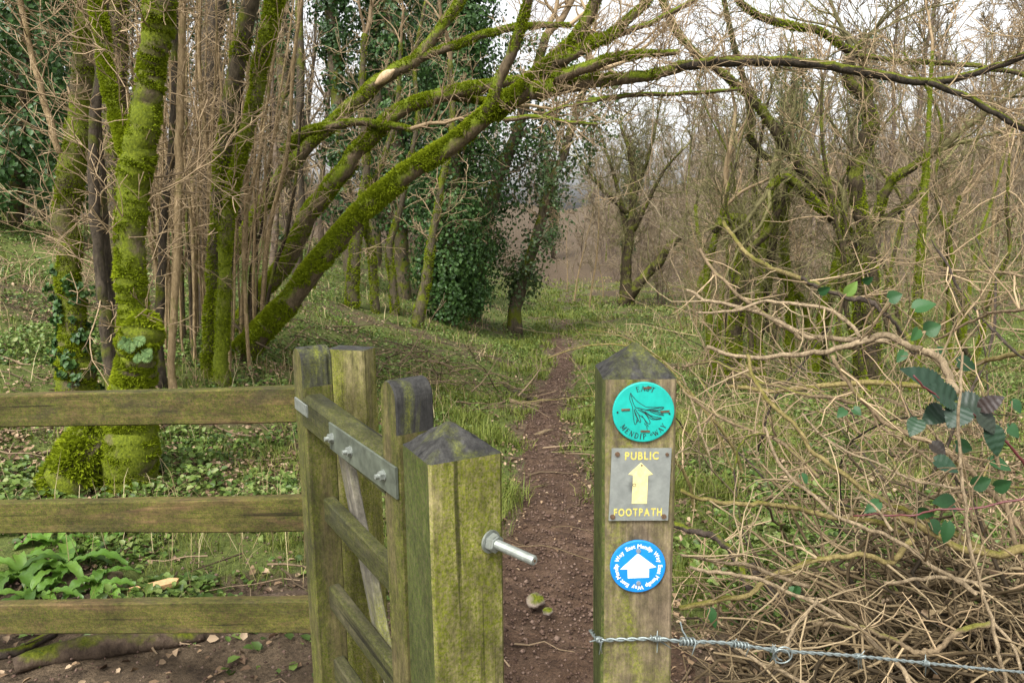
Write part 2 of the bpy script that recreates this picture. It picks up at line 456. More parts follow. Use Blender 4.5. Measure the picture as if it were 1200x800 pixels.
def put(mb, name, mat, parent, M, smooth=False):
    """mesh built in its own frame M (world), parented to a thing or a part"""
    pb = parent
    W = M
    if parent is not None:
        PM = WORLD.get(parent.name)
        if PM is None: PM = Matrix.Translation(Vector(parent_base(parent)))
        L = PM.inverted() @ W
    else: L = W
    o = mb.build(name, mat, parent, smooth=smooth, local=L)
    WORLD[o.name] = W
    return o
WORLD = {}

def sweep_box(L, hy, hz, bev=.004, n=14, apex=None, jit=.0012, pick=None, cap_mi=0, seed=0):
    """box along local X, section hy (local Y) by hz (local Z), chamfered and a little uneven; apex raises a pyramid on its far end"""
    mb = MB()
    a, c = hy / 2, hz / 2
    nb = 4
    def edge_pts():
        pts = []
        for (sy, sz) in ((1, 1), (-1, 1), (-1, -1), (1, -1)):
            for k in range(2):
                if (sy * sz > 0) == (k == 0): pts.append((sy * a, sz * (c - bev)))
                else: pts.append((sy * (a - bev), sz * c))
        out = []
        for i in range(8):
            p, q = np.array(pts[i]), np.array(pts[(i + 1) % 8])
            out.append(p)
            if np.linalg.norm(q - p) > bev * 2:
                for t in (.25, .5, .75): out.append(p + (q - p) * t)
        return np.array(out)
    sec = edge_pts(); k = len(sec)
    xs = np.linspace(0, L, n)
    V = np.empty((n, k, 3))
    for i, x in enumerate(xs):
        for j, (y, z) in enumerate(sec):
            d1 = mnoise.noise((x * 7 + seed, y * 30, z * 30 + 3)) * jit + mnoise.noise((x * 1.6 + seed * 2, y * 2, z * 2)) * jit * 2
            d2 = mnoise.noise((x * 7 + seed + 40, y * 30, z * 30)) * jit + mnoise.noise((x * 1.6 + seed * 2 + 9, y * 2, z * 2)) * jit * 2
            V[i, j] = (x, y + d1, z + d2)
    if apex:   # eaves of a pyramid cap dip a little outward
        pass
    v = V.reshape(-1, 3)
    i = np.arange(n - 1)[:, None] * k; j = np.arange(k)[None, :]; j2 = (j + 1) % k
    q = np.stack([i + j, i + j2, i + k + j2, i + k + j], -1).reshape(-1, 4)
    if pick is None: mb.add(v, q, None)
    else:
        mid = sec + (np.roll(sec, -1, 0) - sec) * .5
        side = np.array([pick(y, z) for y, z in mid])
        qs = q.reshape(n - 1, k, 4)
        mb.add(v, None)
        for mi in set(side.tolist()):
            mb.add(np.zeros((0, 3)), None)
            mb.q.append(qs[:, side == mi].reshape(-1, 4)); mb.qm.append(np.full(((n - 1) * int((side == mi).sum())), mi))
    jj = np.arange(k); jj2 = (jj + 1) % k
    s0 = mb.n
    mb.add(np.vstack([V[0], [[0, 0, 0]]]), None, np.stack([np.full(k, k), jj2, jj], -1))
    if apex is None:
        mb.add(np.vstack([V[-1], [[L, 0, 0]]]), None, np.stack([np.full(k, k), jj, jj2], -1), mi=cap_mi)
    else:
        rings = 6; prev = V[-1]; vv = [V[-1]]
        for r in range(1, rings + 1):
            t = r / rings * .93
            ring = V[-1] * (1 - t); ring[:, 0] = L + apex * t
            for jx in range(k): ring[jx, 0] += .003 * mnoise.noise((ring[jx, 1] * 60 + seed, ring[jx, 2] * 60, t * 3))
            vv.append(ring)
        vv.append(np.array([[L + apex * .965, 0, 0]]))
        vv = np.vstack(vv)
        ii = np.arange(rings)[:, None] * k
        qq = np.stack([ii + j, ii + j2, ii + k + j2, ii + k + j], -1).reshape(-1, 4)
        mb.add(vv, qq, np.stack([np.full(k, (rings + 1) * k), rings * k + jj, rings * k + jj2], -1), mi=cap_mi)
    return mb

def board(parent, name, p0, p1, up, h, t, mat, seed=0, bev=.004, n=None, jit=.0012):
    """board from p0 to p1 (centre line), height h along up, thickness t"""
    p0 = np.asarray(p0, float); p1 = np.asarray(p1, float)
    L = np.linalg.norm(p1 - p0); X = (p1 - p0) / L
    Y = unit(np.cross(np.asarray(up, float), X)); Z = np.cross(X, Y)
    mb = sweep_box(L, t, h, bev, n or max(8, int(L / .05)), None, jit, seed=seed)
    return put(mb, name, mat, parent, frame(p0, X, Y, Z))

UPZ = np.array([0, 0, 1.0])

# ------------------------------------------------------------------ waymark post with its three signs
WY, WW = 1.05, .1075
wl_ = P(707, 445, WY)
wz = wl_[2]
wcx = wl_[0] + WW / 2
lean = np.array([-.004, 0.0, 0])
wpost = thing('waymark_post', (wcx, WY + WW / 2, 0), 'square mossy timber waymark post bearing one teal disc, one grey plate and one blue disc', 'post')
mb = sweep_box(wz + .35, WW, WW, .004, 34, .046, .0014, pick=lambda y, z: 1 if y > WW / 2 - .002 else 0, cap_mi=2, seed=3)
# local X = up, local Y = -x world, local Z = -y world ... right handed: X(up) x Y(-x) = -y
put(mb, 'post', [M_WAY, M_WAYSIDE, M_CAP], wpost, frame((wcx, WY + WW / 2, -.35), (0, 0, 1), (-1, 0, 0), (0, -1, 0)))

def face_pt(px, py, d=0.0):
    """point on the front face of the waymark post"""
    p = P(px, py, WY); p[1] = WY - d; return p

def prism(poly, depth, mb=None, z0=0.0, var=.5):
    """flat polygon (n,2) in local XY pushed out along local +Z from z0 to z0+depth, edges closed; ear clipping by blender tessellation"""
    from mathutils.geometry import tessellate_polygon
    mb = mb or MB()
    poly = np.asarray(poly, float); k = len(poly)
    ar = 0.5 * np.sum(poly[:, 0] * np.roll(poly[:, 1], -1) - np.roll(poly[:, 0], -1) * poly[:, 1])
    if ar < 0: poly = poly[::-1]
    tr = [t for t in tessellate_polygon([[Vector((x, y, 0)) for x, y in poly]])]
    tt = []
    for t in tr:
        a, b, c = (poly[i] for i in t)
        cr = (b[0] - a[0]) * (c[1] - a[1]) - (b[1] - a[1]) * (c[0] - a[0])
        tt.append(t if cr > 0 else t[::-1])
    top = np.column_stack([poly, np.full(k, z0 + depth)]); bot = np.column_stack([poly, np.full(k, z0)])
    jj = np.arange(k); j2 = (jj + 1) % k
    mb.add(np.vstack([top, bot]), np.stack([jj + k, j2 + k, j2, jj], -1), np.array(tt), var)
    return mb

def disc_poly(r, k=72): 
    a = np.arange(k) * 2 * math.pi / k
    return np.column_stack([np.cos(a) * r, np.sin(a) * r])

def dome_disc(r, depth, bev=.0012, k=72):
    mb = MB(); rings = [(r, 0), (r, depth - bev), (r - bev * .4, depth - bev * .35), (r - bev * 1.2, depth), (r * .5, depth + .0004), (0.0, depth + .0005)]
    a = np.arange(k) * 2 * math.pi / k
    vv = []
    for rr, zz in rings[:-1]: vv.append(np.column_stack([np.cos(a) * rr, np.sin(a) * rr, np.full(k, zz)]))
    vv.append(np.array([[0, 0, rings[-1][1]]]))
    n = len(rings) - 1
    i = np.arange(n - 1)[:, None] * k; j = np.arange(k)[None, :]; j2 = (j + 1) % k
    q = np.stack([i + j, i + j2, i + k + j2, i + k + j], -1).reshape(-1, 4)
    jj = np.arange(k)
    t = np.stack([(n - 1) * k + jj, (n - 1) * k + (jj + 1) % k, np.full(k, n * k)], -1)
    mb.add(np.vstack(vv), q, t)
    return mb

def ribbon(mb, pts, w, z, var=.5):
    pts = np.asarray(pts, float)
    if len(pts) < 2: return
    tan = np.gradient(pts, axis=0); tan /= np.linalg.norm(tan, axis=1)[:, None] + 1e-9
    nr = np.column_stack([-tan[:, 1], tan[:, 0]])
    w = np.broadcast_to(np.asarray(w, float), (len(pts),))[:, None]
    L_, R_ = pts + nr * w / 2, pts - nr * w / 2
    k = len(pts)
    v = np.vstack([np.column_stack([L_, np.full(k, z)]), np.column_stack([R_, np.full(k, z)])])
    j = np.arange(k - 1)
    mb.add(v, np.stack([j, j + k, j + k + 1, j + 1], -1), None, var)

# serif letters as strokes on a 1-high cell: (points, thick)
SERIF = {
 'E': (.66, [([(.14, 0), (.14, 1)], 1), ([(.02, 1), (.6, 1), (.6, .84)], 0), ([(.02, 0), (.62, 0), (.62, .18)], 0), ([(.14, .52), (.46, .52)], 0), ([(.46, .42), (.46, .62)], 0)]),
 'A': (.78, [([(.06, 0), (.38, 1)], 0), ([(.38, 1), (.70, 0)], 1), ([(.18, .36), (.58, .36)], 0), ([(-.04, 0), (.17, 0)], 0), ([(.58, 0), (.82, 0)], 0)]),
 'S': (.58, [([(.5, .80), (.47, .95), (.3, 1.0), (.13, .93), (.08, .76), (.16, .62), (.4, .44), (.5, .28), (.44, .08), (.27, 0), (.10, .06), (.06, .22)], .7)]),
 'T': (.70, [([(.35, 0), (.35, 1)], 1), ([(.04, .82), (.04, 1), (.66, 1), (.66, .82)], 0), ([(.22, 0), (.48, 0)], 0)]),
 'M': (.96, [([(.12, 0), (.12, 1)], 0), ([(.12, 1), (.46, .1)], 1), ([(.46, .1), (.80, 1)], 0), ([(.80, 1), (.80, 0)], 1), ([(0, 0), (.24, 0)], 0), ([(.66, 0), (.94, 0)], 0), ([(0, 1), (.14, 1)], 0), ([(.80, 1), (.94, 1)], 0)]),
 'N': (.82, [([(.12, 0), (.12, 1)], 0), ([(.12, 1), (.66, 0)], 1), ([(.66, 0), (.66, 1)], 0), ([(0, 0), (.24, 0)], 0), ([(0, 1), (.14, 1)], 0), ([(.54, 1), (.78, 1)], 0)]),
 'D': (.78, [([(.14, 0), (.14, 1)], 1), ([(.02, 1), (.34, 1), (.56, .9), (.68, .7), (.70, .5), (.68, .3), (.56, .1), (.34, 0), (.02, 0)], .5)]),
 'I': (.34, [([(.16, 0), (.16, 1)], 1), ([(.02, 0), (.30, 0)], 0), ([(.02, 1), (.30, 1)], 0)]),
 'P': (.64, [([(.14, 0), (.14, 1)], 1), ([(.02, 1), (.34, 1), (.5, .92), (.56, .75), (.5, .57), (.34, .48), (.16, .48)], .5), ([(.02, 0), (.28, 0)], 0)]),
 'W': (1.02, [([(.06, 1), (.28, 0)], 1), ([(.28, 0), (.5, .9)], 0), ([(.5, .9), (.72, 0)], 1), ([(.72, 0), (.94, 1)], 0), ([(-.04, 1), (.18, 1)], 0), ([(.84, 1), (1.04, 1)], 0)]),
 'Y': (.76, [([(.06, 1), (.36, .46)], 1), ([(.68, 1), (.36, .46)], 0), ([(.36, .46), (.36, 0)], 1), ([(-.04, 1), (.2, 1)], 0), ([(.56, 1), (.80, 1)], 0), ([(.24, 0), (.48, 0)], 0)]),
}

def font_mesh(ch, size=1.0, bold=.0):
    """flat triangles of one character of Blender's built-in letters"""
    cu = bpy.data.curves.new('letter', 'FONT'); cu.body = ch; cu.size = size; cu.offset = bold; cu.resolution_u = 4
    ob = bpy.data.objects.new('letter', cu); COL.objects.link(ob)
    dg = bpy.context.evaluated_depsgraph_get()
    me = ob.evaluated_get(dg).to_mesh(); me.calc_loop_triangles()
    v = np.array([tuple(p.co)[:2] for p in me.vertices]).reshape(-1, 2)
    t = np.array([tuple(x.vertices) for x in me.loop_triangles]).reshape(-1, 3)
    out = []
    for a, b, c in t:
        cr = (v[b][0] - v[a][0]) * (v[c][1] - v[a][1]) - (v[b][1] - v[a][1]) * (v[c][0] - v[a][0])
        out.append((a, b, c) if cr > 0 else (a, c, b))
    bpy.data.objects.remove(ob); bpy.data.curves.remove(cu)
    return v, np.array(out).reshape(-1, 3)

def arc_text(mb, s, R_mid, size, centre_deg, z, inward=False, bold=.0, gap=.12, sx=1.0):
    """letters set round a circle; centre_deg clockwise from the top; inward=True reads along the bottom, tops towards the centre"""
    items = []; w = 0
    for ch in s:
        if ch == ' ': items.append(None); w += .38; continue
        v, t = font_mesh(ch, 1.0, bold); mn, mx = v[:, 0].min(), v[:, 0].max()
        items.append((v - [mn, 0], t, (mx - mn))); w += (mx - mn) + gap
    x = -w / 2
    for it in items:
        if it is None: x += .38; continue
        v, t, cw = it
        c = x + cw / 2
        ang = math.radians(centre_deg) + (c * size * sx / R_mid) * (-1 if inward else 1)
        lv = np.column_stack([(v[:, 0] - cw / 2) * size * sx, (v[:, 1] - .35) * size])
        th = -ang
        if inward: th += math.pi
        ctr = np.array([math.sin(ang) * R_mid, math.cos(ang) * R_mid])
        cs, sn = math.cos(th), math.sin(th)
        pv = lv @ np.array([[cs, sn], [-sn, cs]]) + ctr
        mb.add(np.column_stack([pv, np.full(len(pv), z)]), None, t)
        x += cw + gap

def arc_serif(mb, s, R_mid, size, centre_deg, z, inward=False, gap=.2, lw=(.075, .16)):
    w = sum(SERIF[c][0] + gap if c != ' ' else .55 for c in s) - gap
    x = -w / 2
    for ch in s:
        if ch == ' ': x += .55; continue
        cw, strokes = SERIF[ch]
        c = x + cw / 2
        ang = math.radians(centre_deg) + (c * size / R_mid) * (-1 if inward else 1)
        th = -ang + (math.pi if inward else 0)
        ctr = np.array([math.sin(ang) * R_mid, math.cos(ang) * R_mid]); cs, sn = math.cos(th), math.sin(th)
        for k, (pts, thick) in enumerate(strokes):
            p = (np.array(pts, float) - [cw / 2, .5]) * size
            p = p @ np.array([[cs, sn], [-sn, cs]]) + ctr
            ribbon(mb, p, (lw[0] + (lw[1] - lw[0]) * thick) * size, z + k * .00003)
        x += cw + gap

M_TEAL = plain_mat('teal_plastic', (.006, .35, .29), .45, 0, .16, 45)
M_BLUE = plain_mat('blue_plastic', (.006, .20, .56), .45, 0, .14, 45)
M_WHITE = plain_mat('white_print', (.80, .82, .82), .5, 0, .03, 30)
M_BLACK = plain_mat('black_print', (.012, .02, .02), .6, 0, .1, 30)
M_YELLOW = plain_mat('faded_yellow_paint', (.55, .46, .10), .6, 0, .3, 300)
M_CREAM = plain_mat('cream_yellow_paint', (.62, .55, .25), .6, 0, .22, 160)
M_DISCRIM = plain_mat('disc_nail', (.30, .36, .42), .45, .5, .2, 300)
# plate: dull aluminium with dark damp stains under the arrow
M_PLATE, n_, l_, b_ = newmat('dull_aluminium')
tc_ = n_.new('ShaderNodeTexCoord')
base_c = ramp(n_, l_, noise_tex(n_, l_, tc_.outputs['Object'], 55, 6, .7), [(.3, (.20, .215, .20)), (.7, (.31, .33, .30))])
mp_ = n_.new('ShaderNodeMapping'); mp_.inputs['Location'].default_value = (0, .033, 0); mp_.inputs['Scale'].default_value = (38, 44, 1); l_.new(tc_.outputs['Object'], mp_.inputs['Vector'])
ln_ = n_.new('ShaderNodeVectorMath'); ln_.operation = 'LENGTH'; l_.new(mp_.outputs[0], ln_.inputs[0])
nz_ = noise_tex(n_, l_, tc_.outputs['Object'], 120, 4, .6)
ad_ = n_.new('ShaderNodeMath'); ad_.operation = 'MULTIPLY_ADD'; l_.new(nz_, ad_.inputs[0]); ad_.inputs[1].default_value = .5; l_.new(ln_.outputs['Value'], ad_.inputs[2])
st_ = ramp(n_, l_, ad_.outputs[0], [(.55, (.75,) * 3), (1.25, (0, 0, 0))])
l_.new(mixc(n_, l_, st_, base_c, (.07, .075, .07)), b_.inputs['Base Color'])
b_.inputs['Roughness'].default_value = .5; b_.inputs['Metallic'].default_value = .35

def sign_frame(px, py, d=.0035):
    return frame(face_pt(px, py, d), (1, 0, 0), (0, 0, 1), (0, -1, 0))

S = WY / F          # metres per photo pixel on the post's face
R1 = 37.3 * S
Mt = sign_frame(753.5, 482, .0015)
teal = tag(put(dome_disc(R1, .0035), 'waymark_disc', M_TEAL, wpost, Mt, smooth=False), 'round teal disc reading EAST MENDIP WAY')
k8 = R1 / 298.0
def tp(pts): return np.array([((x - 430) * k8, -(y - 375) * k8) for x, y in pts])
zt = .0042
mb = MB()
arc_serif(mb, 'EAST', R1 * .80, R1 * .165, 3, zt, False, .30)
arc_serif(mb, 'MENDIP', R1 * .80, R1 * .165, 206, zt, True, .26)
arc_serif(mb, 'WAY', R1 * .80, R1 * .165, 138, zt, True, .18)
ribbon(mb, tp([(495, 600), (512, 603), (520, 590), (508, 582), (498, 590), (505, 600)]), .0007, zt)
put(mb, 'lettering', M_BLACK, teal, Mt)
mb = MB()
def smooth2(pts, m=6):
    pts = np.asarray(pts, float); n = len(pts)
    if n < 3: return pts
    e = np.vstack([2 * pts[0] - pts[1], pts, 2 * pts[-1] - pts[-2]]); out = []
    for i in range(n - 1):
        p0, p1, p2, p3 = e[i], e[i + 1], e[i + 2], e[i + 3]
        for s in np.arange(m) / m:
            out.append(.5 * (2 * p1 + (p2 - p0) * s + (2 * p0 - 5 * p1 + 4 * p2 - p3) * s * s + (3 * p1 - p0 - 3 * p2 + p3) * s ** 3))
    out.append(pts[-1]); return np.array(out)
EMB = [[(300, 180), (330, 222), (370, 265), (420, 300), (460, 320), (540, 325), (612, 322)],
       [(300, 180), (294, 240), (308, 280), (322, 322)], [(308, 205), (322, 260), (348, 318), (392, 332)],
       [(322, 322), (330, 400), (342, 478), (356, 488), (366, 432), (348, 388), (338, 340)],
       [(345, 330), (380, 390), (430, 430), (452, 472)], [(338, 345), (368, 420), (394, 470), (402, 455), (382, 395)],
       [(372, 342), (450, 392), (492, 468), (480, 486), (452, 458), (410, 400)],
       [(370, 325), (460, 350), (560, 362), (622, 386)], [(450, 348), (540, 335), (622, 324), (580, 350), (480, 350)],
       [(478, 346), (560, 375), (624, 402), (560, 392), (490, 362)], [(398, 342), (480, 398), (532, 434), (602, 434), (560, 420), (500, 405), (440, 362)],
       [(430, 362), (500, 435), (560, 442), (602, 436)], [(438, 478), (460, 512), (466, 548)], [(452, 470), (478, 516)], [(370, 420), (375, 450), (362, 470)]]
for i, ln in enumerate(EMB): ribbon(mb, smooth2(tp(ln)), .00085, zt + .00004 * (i + 1))
put(mb, 'emblem', M_BLACK, teal, Mt)
for (x, y, w, a) in ((256, 343, 82, 2), (634, 365, 86, 3), (462, 130, 74, 4), (448, 560, 88, -2)):
    mb = MB(); c = tp([(x, y)])[0]; ca, sa = math.cos(math.radians(a)), math.sin(math.radians(a))
    h_, v_ = w * k8 / 2, 9 * k8
    prism([(c[0] + ca * i * h_ - sa * j * v_, c[1] + sa * i * h_ + ca * j * v_) for i, j in ((-1, -1), (1, -1), (1, 1), (-1, 1))], .0012, mb, zt)
    put(mb, 'staple', M_RUST, teal, Mt)
for (x, y) in ((178, 369), (679, 389)):
    mb = MB(); c = tp([(x, y)])[0]; prism(disc_poly(9 * k8, 12) + c, .0004, mb, zt); put(mb, 'nail_hole', M_BLACK, teal, Mt)

# footpath plate
Mp = sign_frame(748.5, 566.5, .0015)
def pp(x, y): return ((x / 8 + 700 - 748.5) * S, -(y / 8 + 515 - 566.5) * S)
plate_pts = [pp(116, 40), pp(698, 46), pp(680, 786), pp(92, 782)]
plate = tag(put(prism(plate_pts, .0028), 'footpath_plate', M_PLATE, wpost, Mp), 'grey metal plate reading PUBLIC FOOTPATH with a cream arrow')
def flat_text(mb, s, x0_, x1_, ytop, ybot, z, bold=.03):
    parts, w = [], 0
    for ch in s:
        v, t = font_mesh(ch, 1.0, bold); mn, mx = v[:, 0].min(), v[:, 0].max()
        parts.append((v - [mn, v[:, 1].min()], t, mx - mn, v[:, 1].max() - v[:, 1].min())); w += mx - mn + .15
    w -= .15; x = 0; (ax, ay), (bx, by) = pp(x0_, ytop), pp(x1_, ybot)
    for v, t, cw, chh in parts:
        pv = np.column_stack([ax + (v[:, 0] + x) / w * (bx - ax), by + v[:, 1] / chh * (ay - by), np.full(len(v), z)])
        mb.add(pv, None, t); x += cw + .15
mb = MB()
flat_text(mb, 'PUBLIC', 244, 572, 74, 156, .0033)
flat_text(mb, 'FOOTPATH', 142, 616, 654, 736, .0033, .03)
put(mb, 'lettering', M_YELLOW, plate, Mp)
mb = prism([pp(*c) for c in ((402, 184), (522, 306), (474, 316), (466, 608), (316, 606), (326, 312), (278, 304))], .0006, None, .0028)
put(mb, 'arrow', M_CREAM, plate, Mp)
for (x, y, r) in ((170, 96, 24), (654, 104, 17), (130, 740, 26), (636, 742, 25)):
    mb = MB(); c = pp(x, y); prism(disc_poly(r * S / 8, 14) + np.array(c), .0018, mb, .0028); put(mb, 'screw', M_RUST, plate, Mp)
mb = MB(); prism(disc_poly(9 * S / 8, 12) + np.array(pp(408, 212)), .0007, mb, .0033); put(mb, 'nail', M_RUST, plate, Mp)
for (x, y, r) in ((338, 412, 15),):
    a = np.linspace(0, 2 * math.pi, 16); c = np.array(pp(x, y)); mb = MB()
    ribbon(mb, np.column_stack([np.cos(a), np.sin(a)]) * r * S / 8 + c, .0007, .0037); put(mb, 'rust_ring', M_RUST, plate, Mp)

# blue disc
R2 = 34.8 * S
Mb = sign_frame(747, 662, .0015)
blue = tag(put(dome_disc(R2, .0032), 'arrow_disc', M_BLUE, wpost, Mb), 'round blue disc with a white arrow ringed by East Mendip Way')
mb = MB(); zb = .0040
for cd in (22, 141, 261):
    arc_text(mb, 'East Mendip Way', R2 * .80, R2 * .21, cd, zb, False, .03, .035, .97)
put(mb, 'lettering', M_WHITE, blue, Mb)
kb = R2 / 280.0
ap = [((x - 377) * kb, -(y - 378) * kb) for x, y in ((374, 232), (560, 380), (488, 394), (488, 492), (276, 498), (272, 402), (198, 400))]
put(prism(ap, .0005, None, .0036), 'arrow', M_WHITE, blue, Mb)
for (x, y) in ((378, 204), (384, 552)):
    mb = MB(); prism(disc_poly(24 * kb, 16) + np.array([(x - 377) * kb, -(y - 378) * kb]), .0014, mb, .0036); put(mb, 'nail', M_DISCRIM, blue, Mb)

# ------------------------------------------------------------------ gate post with its bolt
phi = math.radians(27); GW = .12
ex, ey = np.array([math.cos(phi), math.sin(phi), 0]), np.array([-math.sin(phi), math.cos(phi), 0])
c0 = P(501.5, 546, 1.05)
gz = c0[2]
gc = np.array([c0[0], c0[1], 0]) + ex * GW / 2 + ey * GW / 2
gpost = thing('gate_post', (gc[0], gc[1], 0), 'stout mossy gate post with a blackened pyramid top and a long steel bolt', 'post')
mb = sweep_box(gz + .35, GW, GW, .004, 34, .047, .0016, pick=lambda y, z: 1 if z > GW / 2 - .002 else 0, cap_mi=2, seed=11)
# local X up, local Y = ey, local Z = X x Y
Zc = np.cross((0, 0, 1.0), ey)
put(mb, 'post', [M_POST, M_WAYSIDE, M_CAP], gpost, frame((gc[0], gc[1], -.35), (0, 0, 1), ey, Zc))  # left face: algae green with some of its shade painted in
fn = -ey                                         # outward normal of the broad lit face
bp = P(577, 636, 1.085); bp = np.array([bp[0], bp[1], bp[2]])
bp = gc + fn * (GW / 2) + ex * ((bp - gc).dot(ex)) + UPZ * bp[2]
fb = unit((.70, -.71, 0)); exb = np.array([.71, .70, 0]); bp = bp + fn * .003; Mbolt = frame(bp, fb, exb, np.cross(fb, exb))
def xtube(mb, a, b_, r0, k, r1=None, rot=0.0):
    ang = np.arange(k) * 2 * math.pi / k + rot; r1 = r1 or r0
    A = np.column_stack([np.full(k, a), np.cos(ang) * r0, np.sin(ang) * r0]); B = np.column_stack([np.full(k, b_), np.cos(ang) * r1, np.sin(ang) * r1])
    j = np.arange(k); j2 = (j + 1) % k
    mb.add(np.vstack([A, B, [[a, 0, 0], [b_, 0, 0]]]), np.stack([j, j2, j2 + k, j + k], -1), np.vstack([np.stack([np.full(k, 2 * k), j2, j], -1), np.stack([np.full(k, 2 * k + 1), j + k, j2 + k], -1)]))
mb = MB(); r = .0078; x = .001
xtube(mb, -.02, .092, r * .93, 16)
while x < .093: xtube(mb, x, x + .0009, r * .93, 16, r); xtube(mb, x + .0009, x + .0018, r, 16, r * .93); x += .002
xtube(mb, .0922, .0945, r * .9, 16, r * .75)
bolt = put(mb, 'bolt', M_GALV, gpost, Mbolt)
mb = MB(); xtube(mb, -.001, .0025, .0182, 24); put(mb, 'washer', M_GALV, bolt, Mbolt)
mb = MB(); xtube(mb, .003, .0145, .0148, 6, None, .3); xtube(mb, .0145, .016, .0135, 6, .0115, .3); put(mb, 'nut', M_GALV, bolt, Mbolt)
mb = MB(); xtube(mb, .0946, .0952, .0022, 10); put(mb, 'end_dimple', M_RUST, bolt, Mbolt)

# ------------------------------------------------------------------ gate leaf
A = np.array([P(465, 500, 1.32)[0], 1.32, 0]); d_ = unit((-.298, .46, 0)); n3 = np.array([-d_[1], d_[0], 0]); n3 = -n3 if n3[0] < 0 else n3
def gp(s, t, z): return A + d_ * s + n3 * t + UPZ * z
gate = thing('wooden_gate', gp(.3, .03, .05), 'narrow timber gate of five thin rails between two round-topped stiles', 'gate')
def stile(s0, ztop, seed):
    w, th = .07, .076
    prof = [(0.08, 0), (ztop - w * .5, 0)]
    a = np.linspace(math.pi, 0, 15)[1:-1]
    prof += [(ztop - w * .5 + math.sin(x) * w * .5, w * .5 - w * .5 * -math.cos(x) - 0 if False else w / 2 + math.cos(x) * w / 2) for x in a]
    prof += [(ztop - w * .5, w), (0.08, w)]
    prof = np.array(prof)                        # (z, s)
    zs = []
    # add points along the straight sides
    full = [prof[0]]
    for i in range(1, len(prof)):
        p, q = prof[i - 1], prof[i]
        m_ = max(1, int(np.linalg.norm(q - p) / .06))
        for k in range(1, m_ + 1): full.append(p + (q - p) * k / m_)
    prof = np.array(full); k = len(prof)
    ts = [-.0005, .003, th - .003, th]; ins = [.0025, 0, 0, .0025]
    ctr = np.array([prof[:, 0].mean(), w / 2])
    rings = []
    for t, i_ in zip(ts, ins):
        pr = prof.copy(); pr[:, 1] = w / 2 + (pr[:, 1] - w / 2) * (1 - i_ / (w / 2)); pr[:, 0] = np.where(pr[:, 0] > ztop - w, pr[:, 0] - i_ * np.clip((pr[:, 0] - ztop + w / 2) / (w / 2), 0, 1), pr[:, 0])
        rings.append(np.column_stack([pr[:, 0], np.full(k, t), pr[:, 1]]))
    mb = MB(); v = np.vstack(rings)
    for r_ in range(3):
        for j in range(k):
            j2 = (j + 1) % k
            top = (rings[0][j][0] > ztop - .10)
            mb.q.append(np.array([[r_ * k + j, (r_ + 1) * k + j, (r_ + 1) * k + j2, r_ * k + j2]])); mb.qm.append(np.array([1 if top else 0]))
    mb.add(v)
    from mathutils.geometry import tessellate_polygon
    for base_, flip in ((0, True), (3 * k, False)):
        tr = tessellate_polygon([[Vector((p[0], p[2], 0)) for p in rings[0]]])
        tt = []
        for t in tr:
            a_, b2, c_ = (rings[0][i][[0, 2]] for i in t)
            cr = (b2[0] - a_[0]) * (c_[1] - a_[1]) - (b2[1] - a_[1]) * (c_[0] - a_[0])
            t = t if cr > 0 else t[::-1]
            tt.append([i + base_ for i in (t if flip else t[::-1])])
        mb.t.append(np.array(tt)); mb.tm.append(np.zeros(len(tt)))
    # local X = up, local Y = n3 (thickness), local Z = d_
    return put(mb, 'stile', [M_GATE, M_CAP], gate, frame(gp(s0, 0, 0), (0, 0, 1), n3, d_))
zt_n = P(480, 444, 1.36)[2]; zt_f = P(365, 405, 1.83)[2]
stile(0, zt_n, 1); far_stile = stile(.548, zt_f, 2)
far_stile.data.materials[1] = M_CAP
ztr_f, ztr_n = P(357, 462, 1.79)[2], P(450, 532, 1.385)[2]
hh = .088
board(gate, 'top_rail', gp(.062, .026, ztr_n - hh / 2), gp(.556, .026, ztr_f - hh / 2), UPZ, hh, .058, M_GATEDARK, 5, .012)
for k, (pf, pn) in enumerate(((583, 686), (686, 800), (771, None), (880, None))):
    zf = P(374, pf, 1.80)[2] - .032
    zn = zf + (ztr_n - ztr_f)
    board(gate, 'rail', gp(.064, .05, zn), gp(.5535, .05, zf), UPZ, .064, .03, M_GATEDARK, 7 + k, .004)
board(gate, 'brace', gp(.50, .079, P(390, 520, 1.83)[2]), gp(.09, .079, .14), n3 * -1 + d_ * .01, .022, .058, M_GREYWOOD, 15, .003)
# strap hinge with three bolts
zs0, zs1 = P(465, 567, 1.315)[2], P(386, 510, 1.615)[2]
def plate_box(parent, name, s0, s1, z0, z1, h, t0, th, mat):
    p0, p1 = gp(s0, t0, z0), gp(s1, t0, z1)
    return board(parent, name, p0, p1, UPZ, h, th, mat, 3, .001, 6, .0)
strap = plate_box(gate, 'hinge_strap', .0, .355, zs0, zs1, .062, -.0042, .005, M_STRAP)
for s_ in (.335, .225, .055):
    z_ = zs0 + (zs1 - zs0) * s_ / .355
    o_ = gp(s_, -.0067, z_)
    Mx = frame(o_, -n3, d_, np.cross(-n3, d_))
    mb = MB(); xtube(mb, 0, .002, .0115, 16); xtube(mb, .002, .010, .0098, 6, None, s_ * 9); xtube(mb, .010, .018, .0052, 12, .0048)
    put(mb, 'bolt', M_GALV, strap, Mx)
board(gate, 'latch_plate', gp(.512, -.0035, P(350, 478, 1.79)[2] + .002), gp(.605, -.0035, P(345, 470, 1.84)[2]), UPZ, .03, .005, M_GALV, 3, .001, 4, 0)

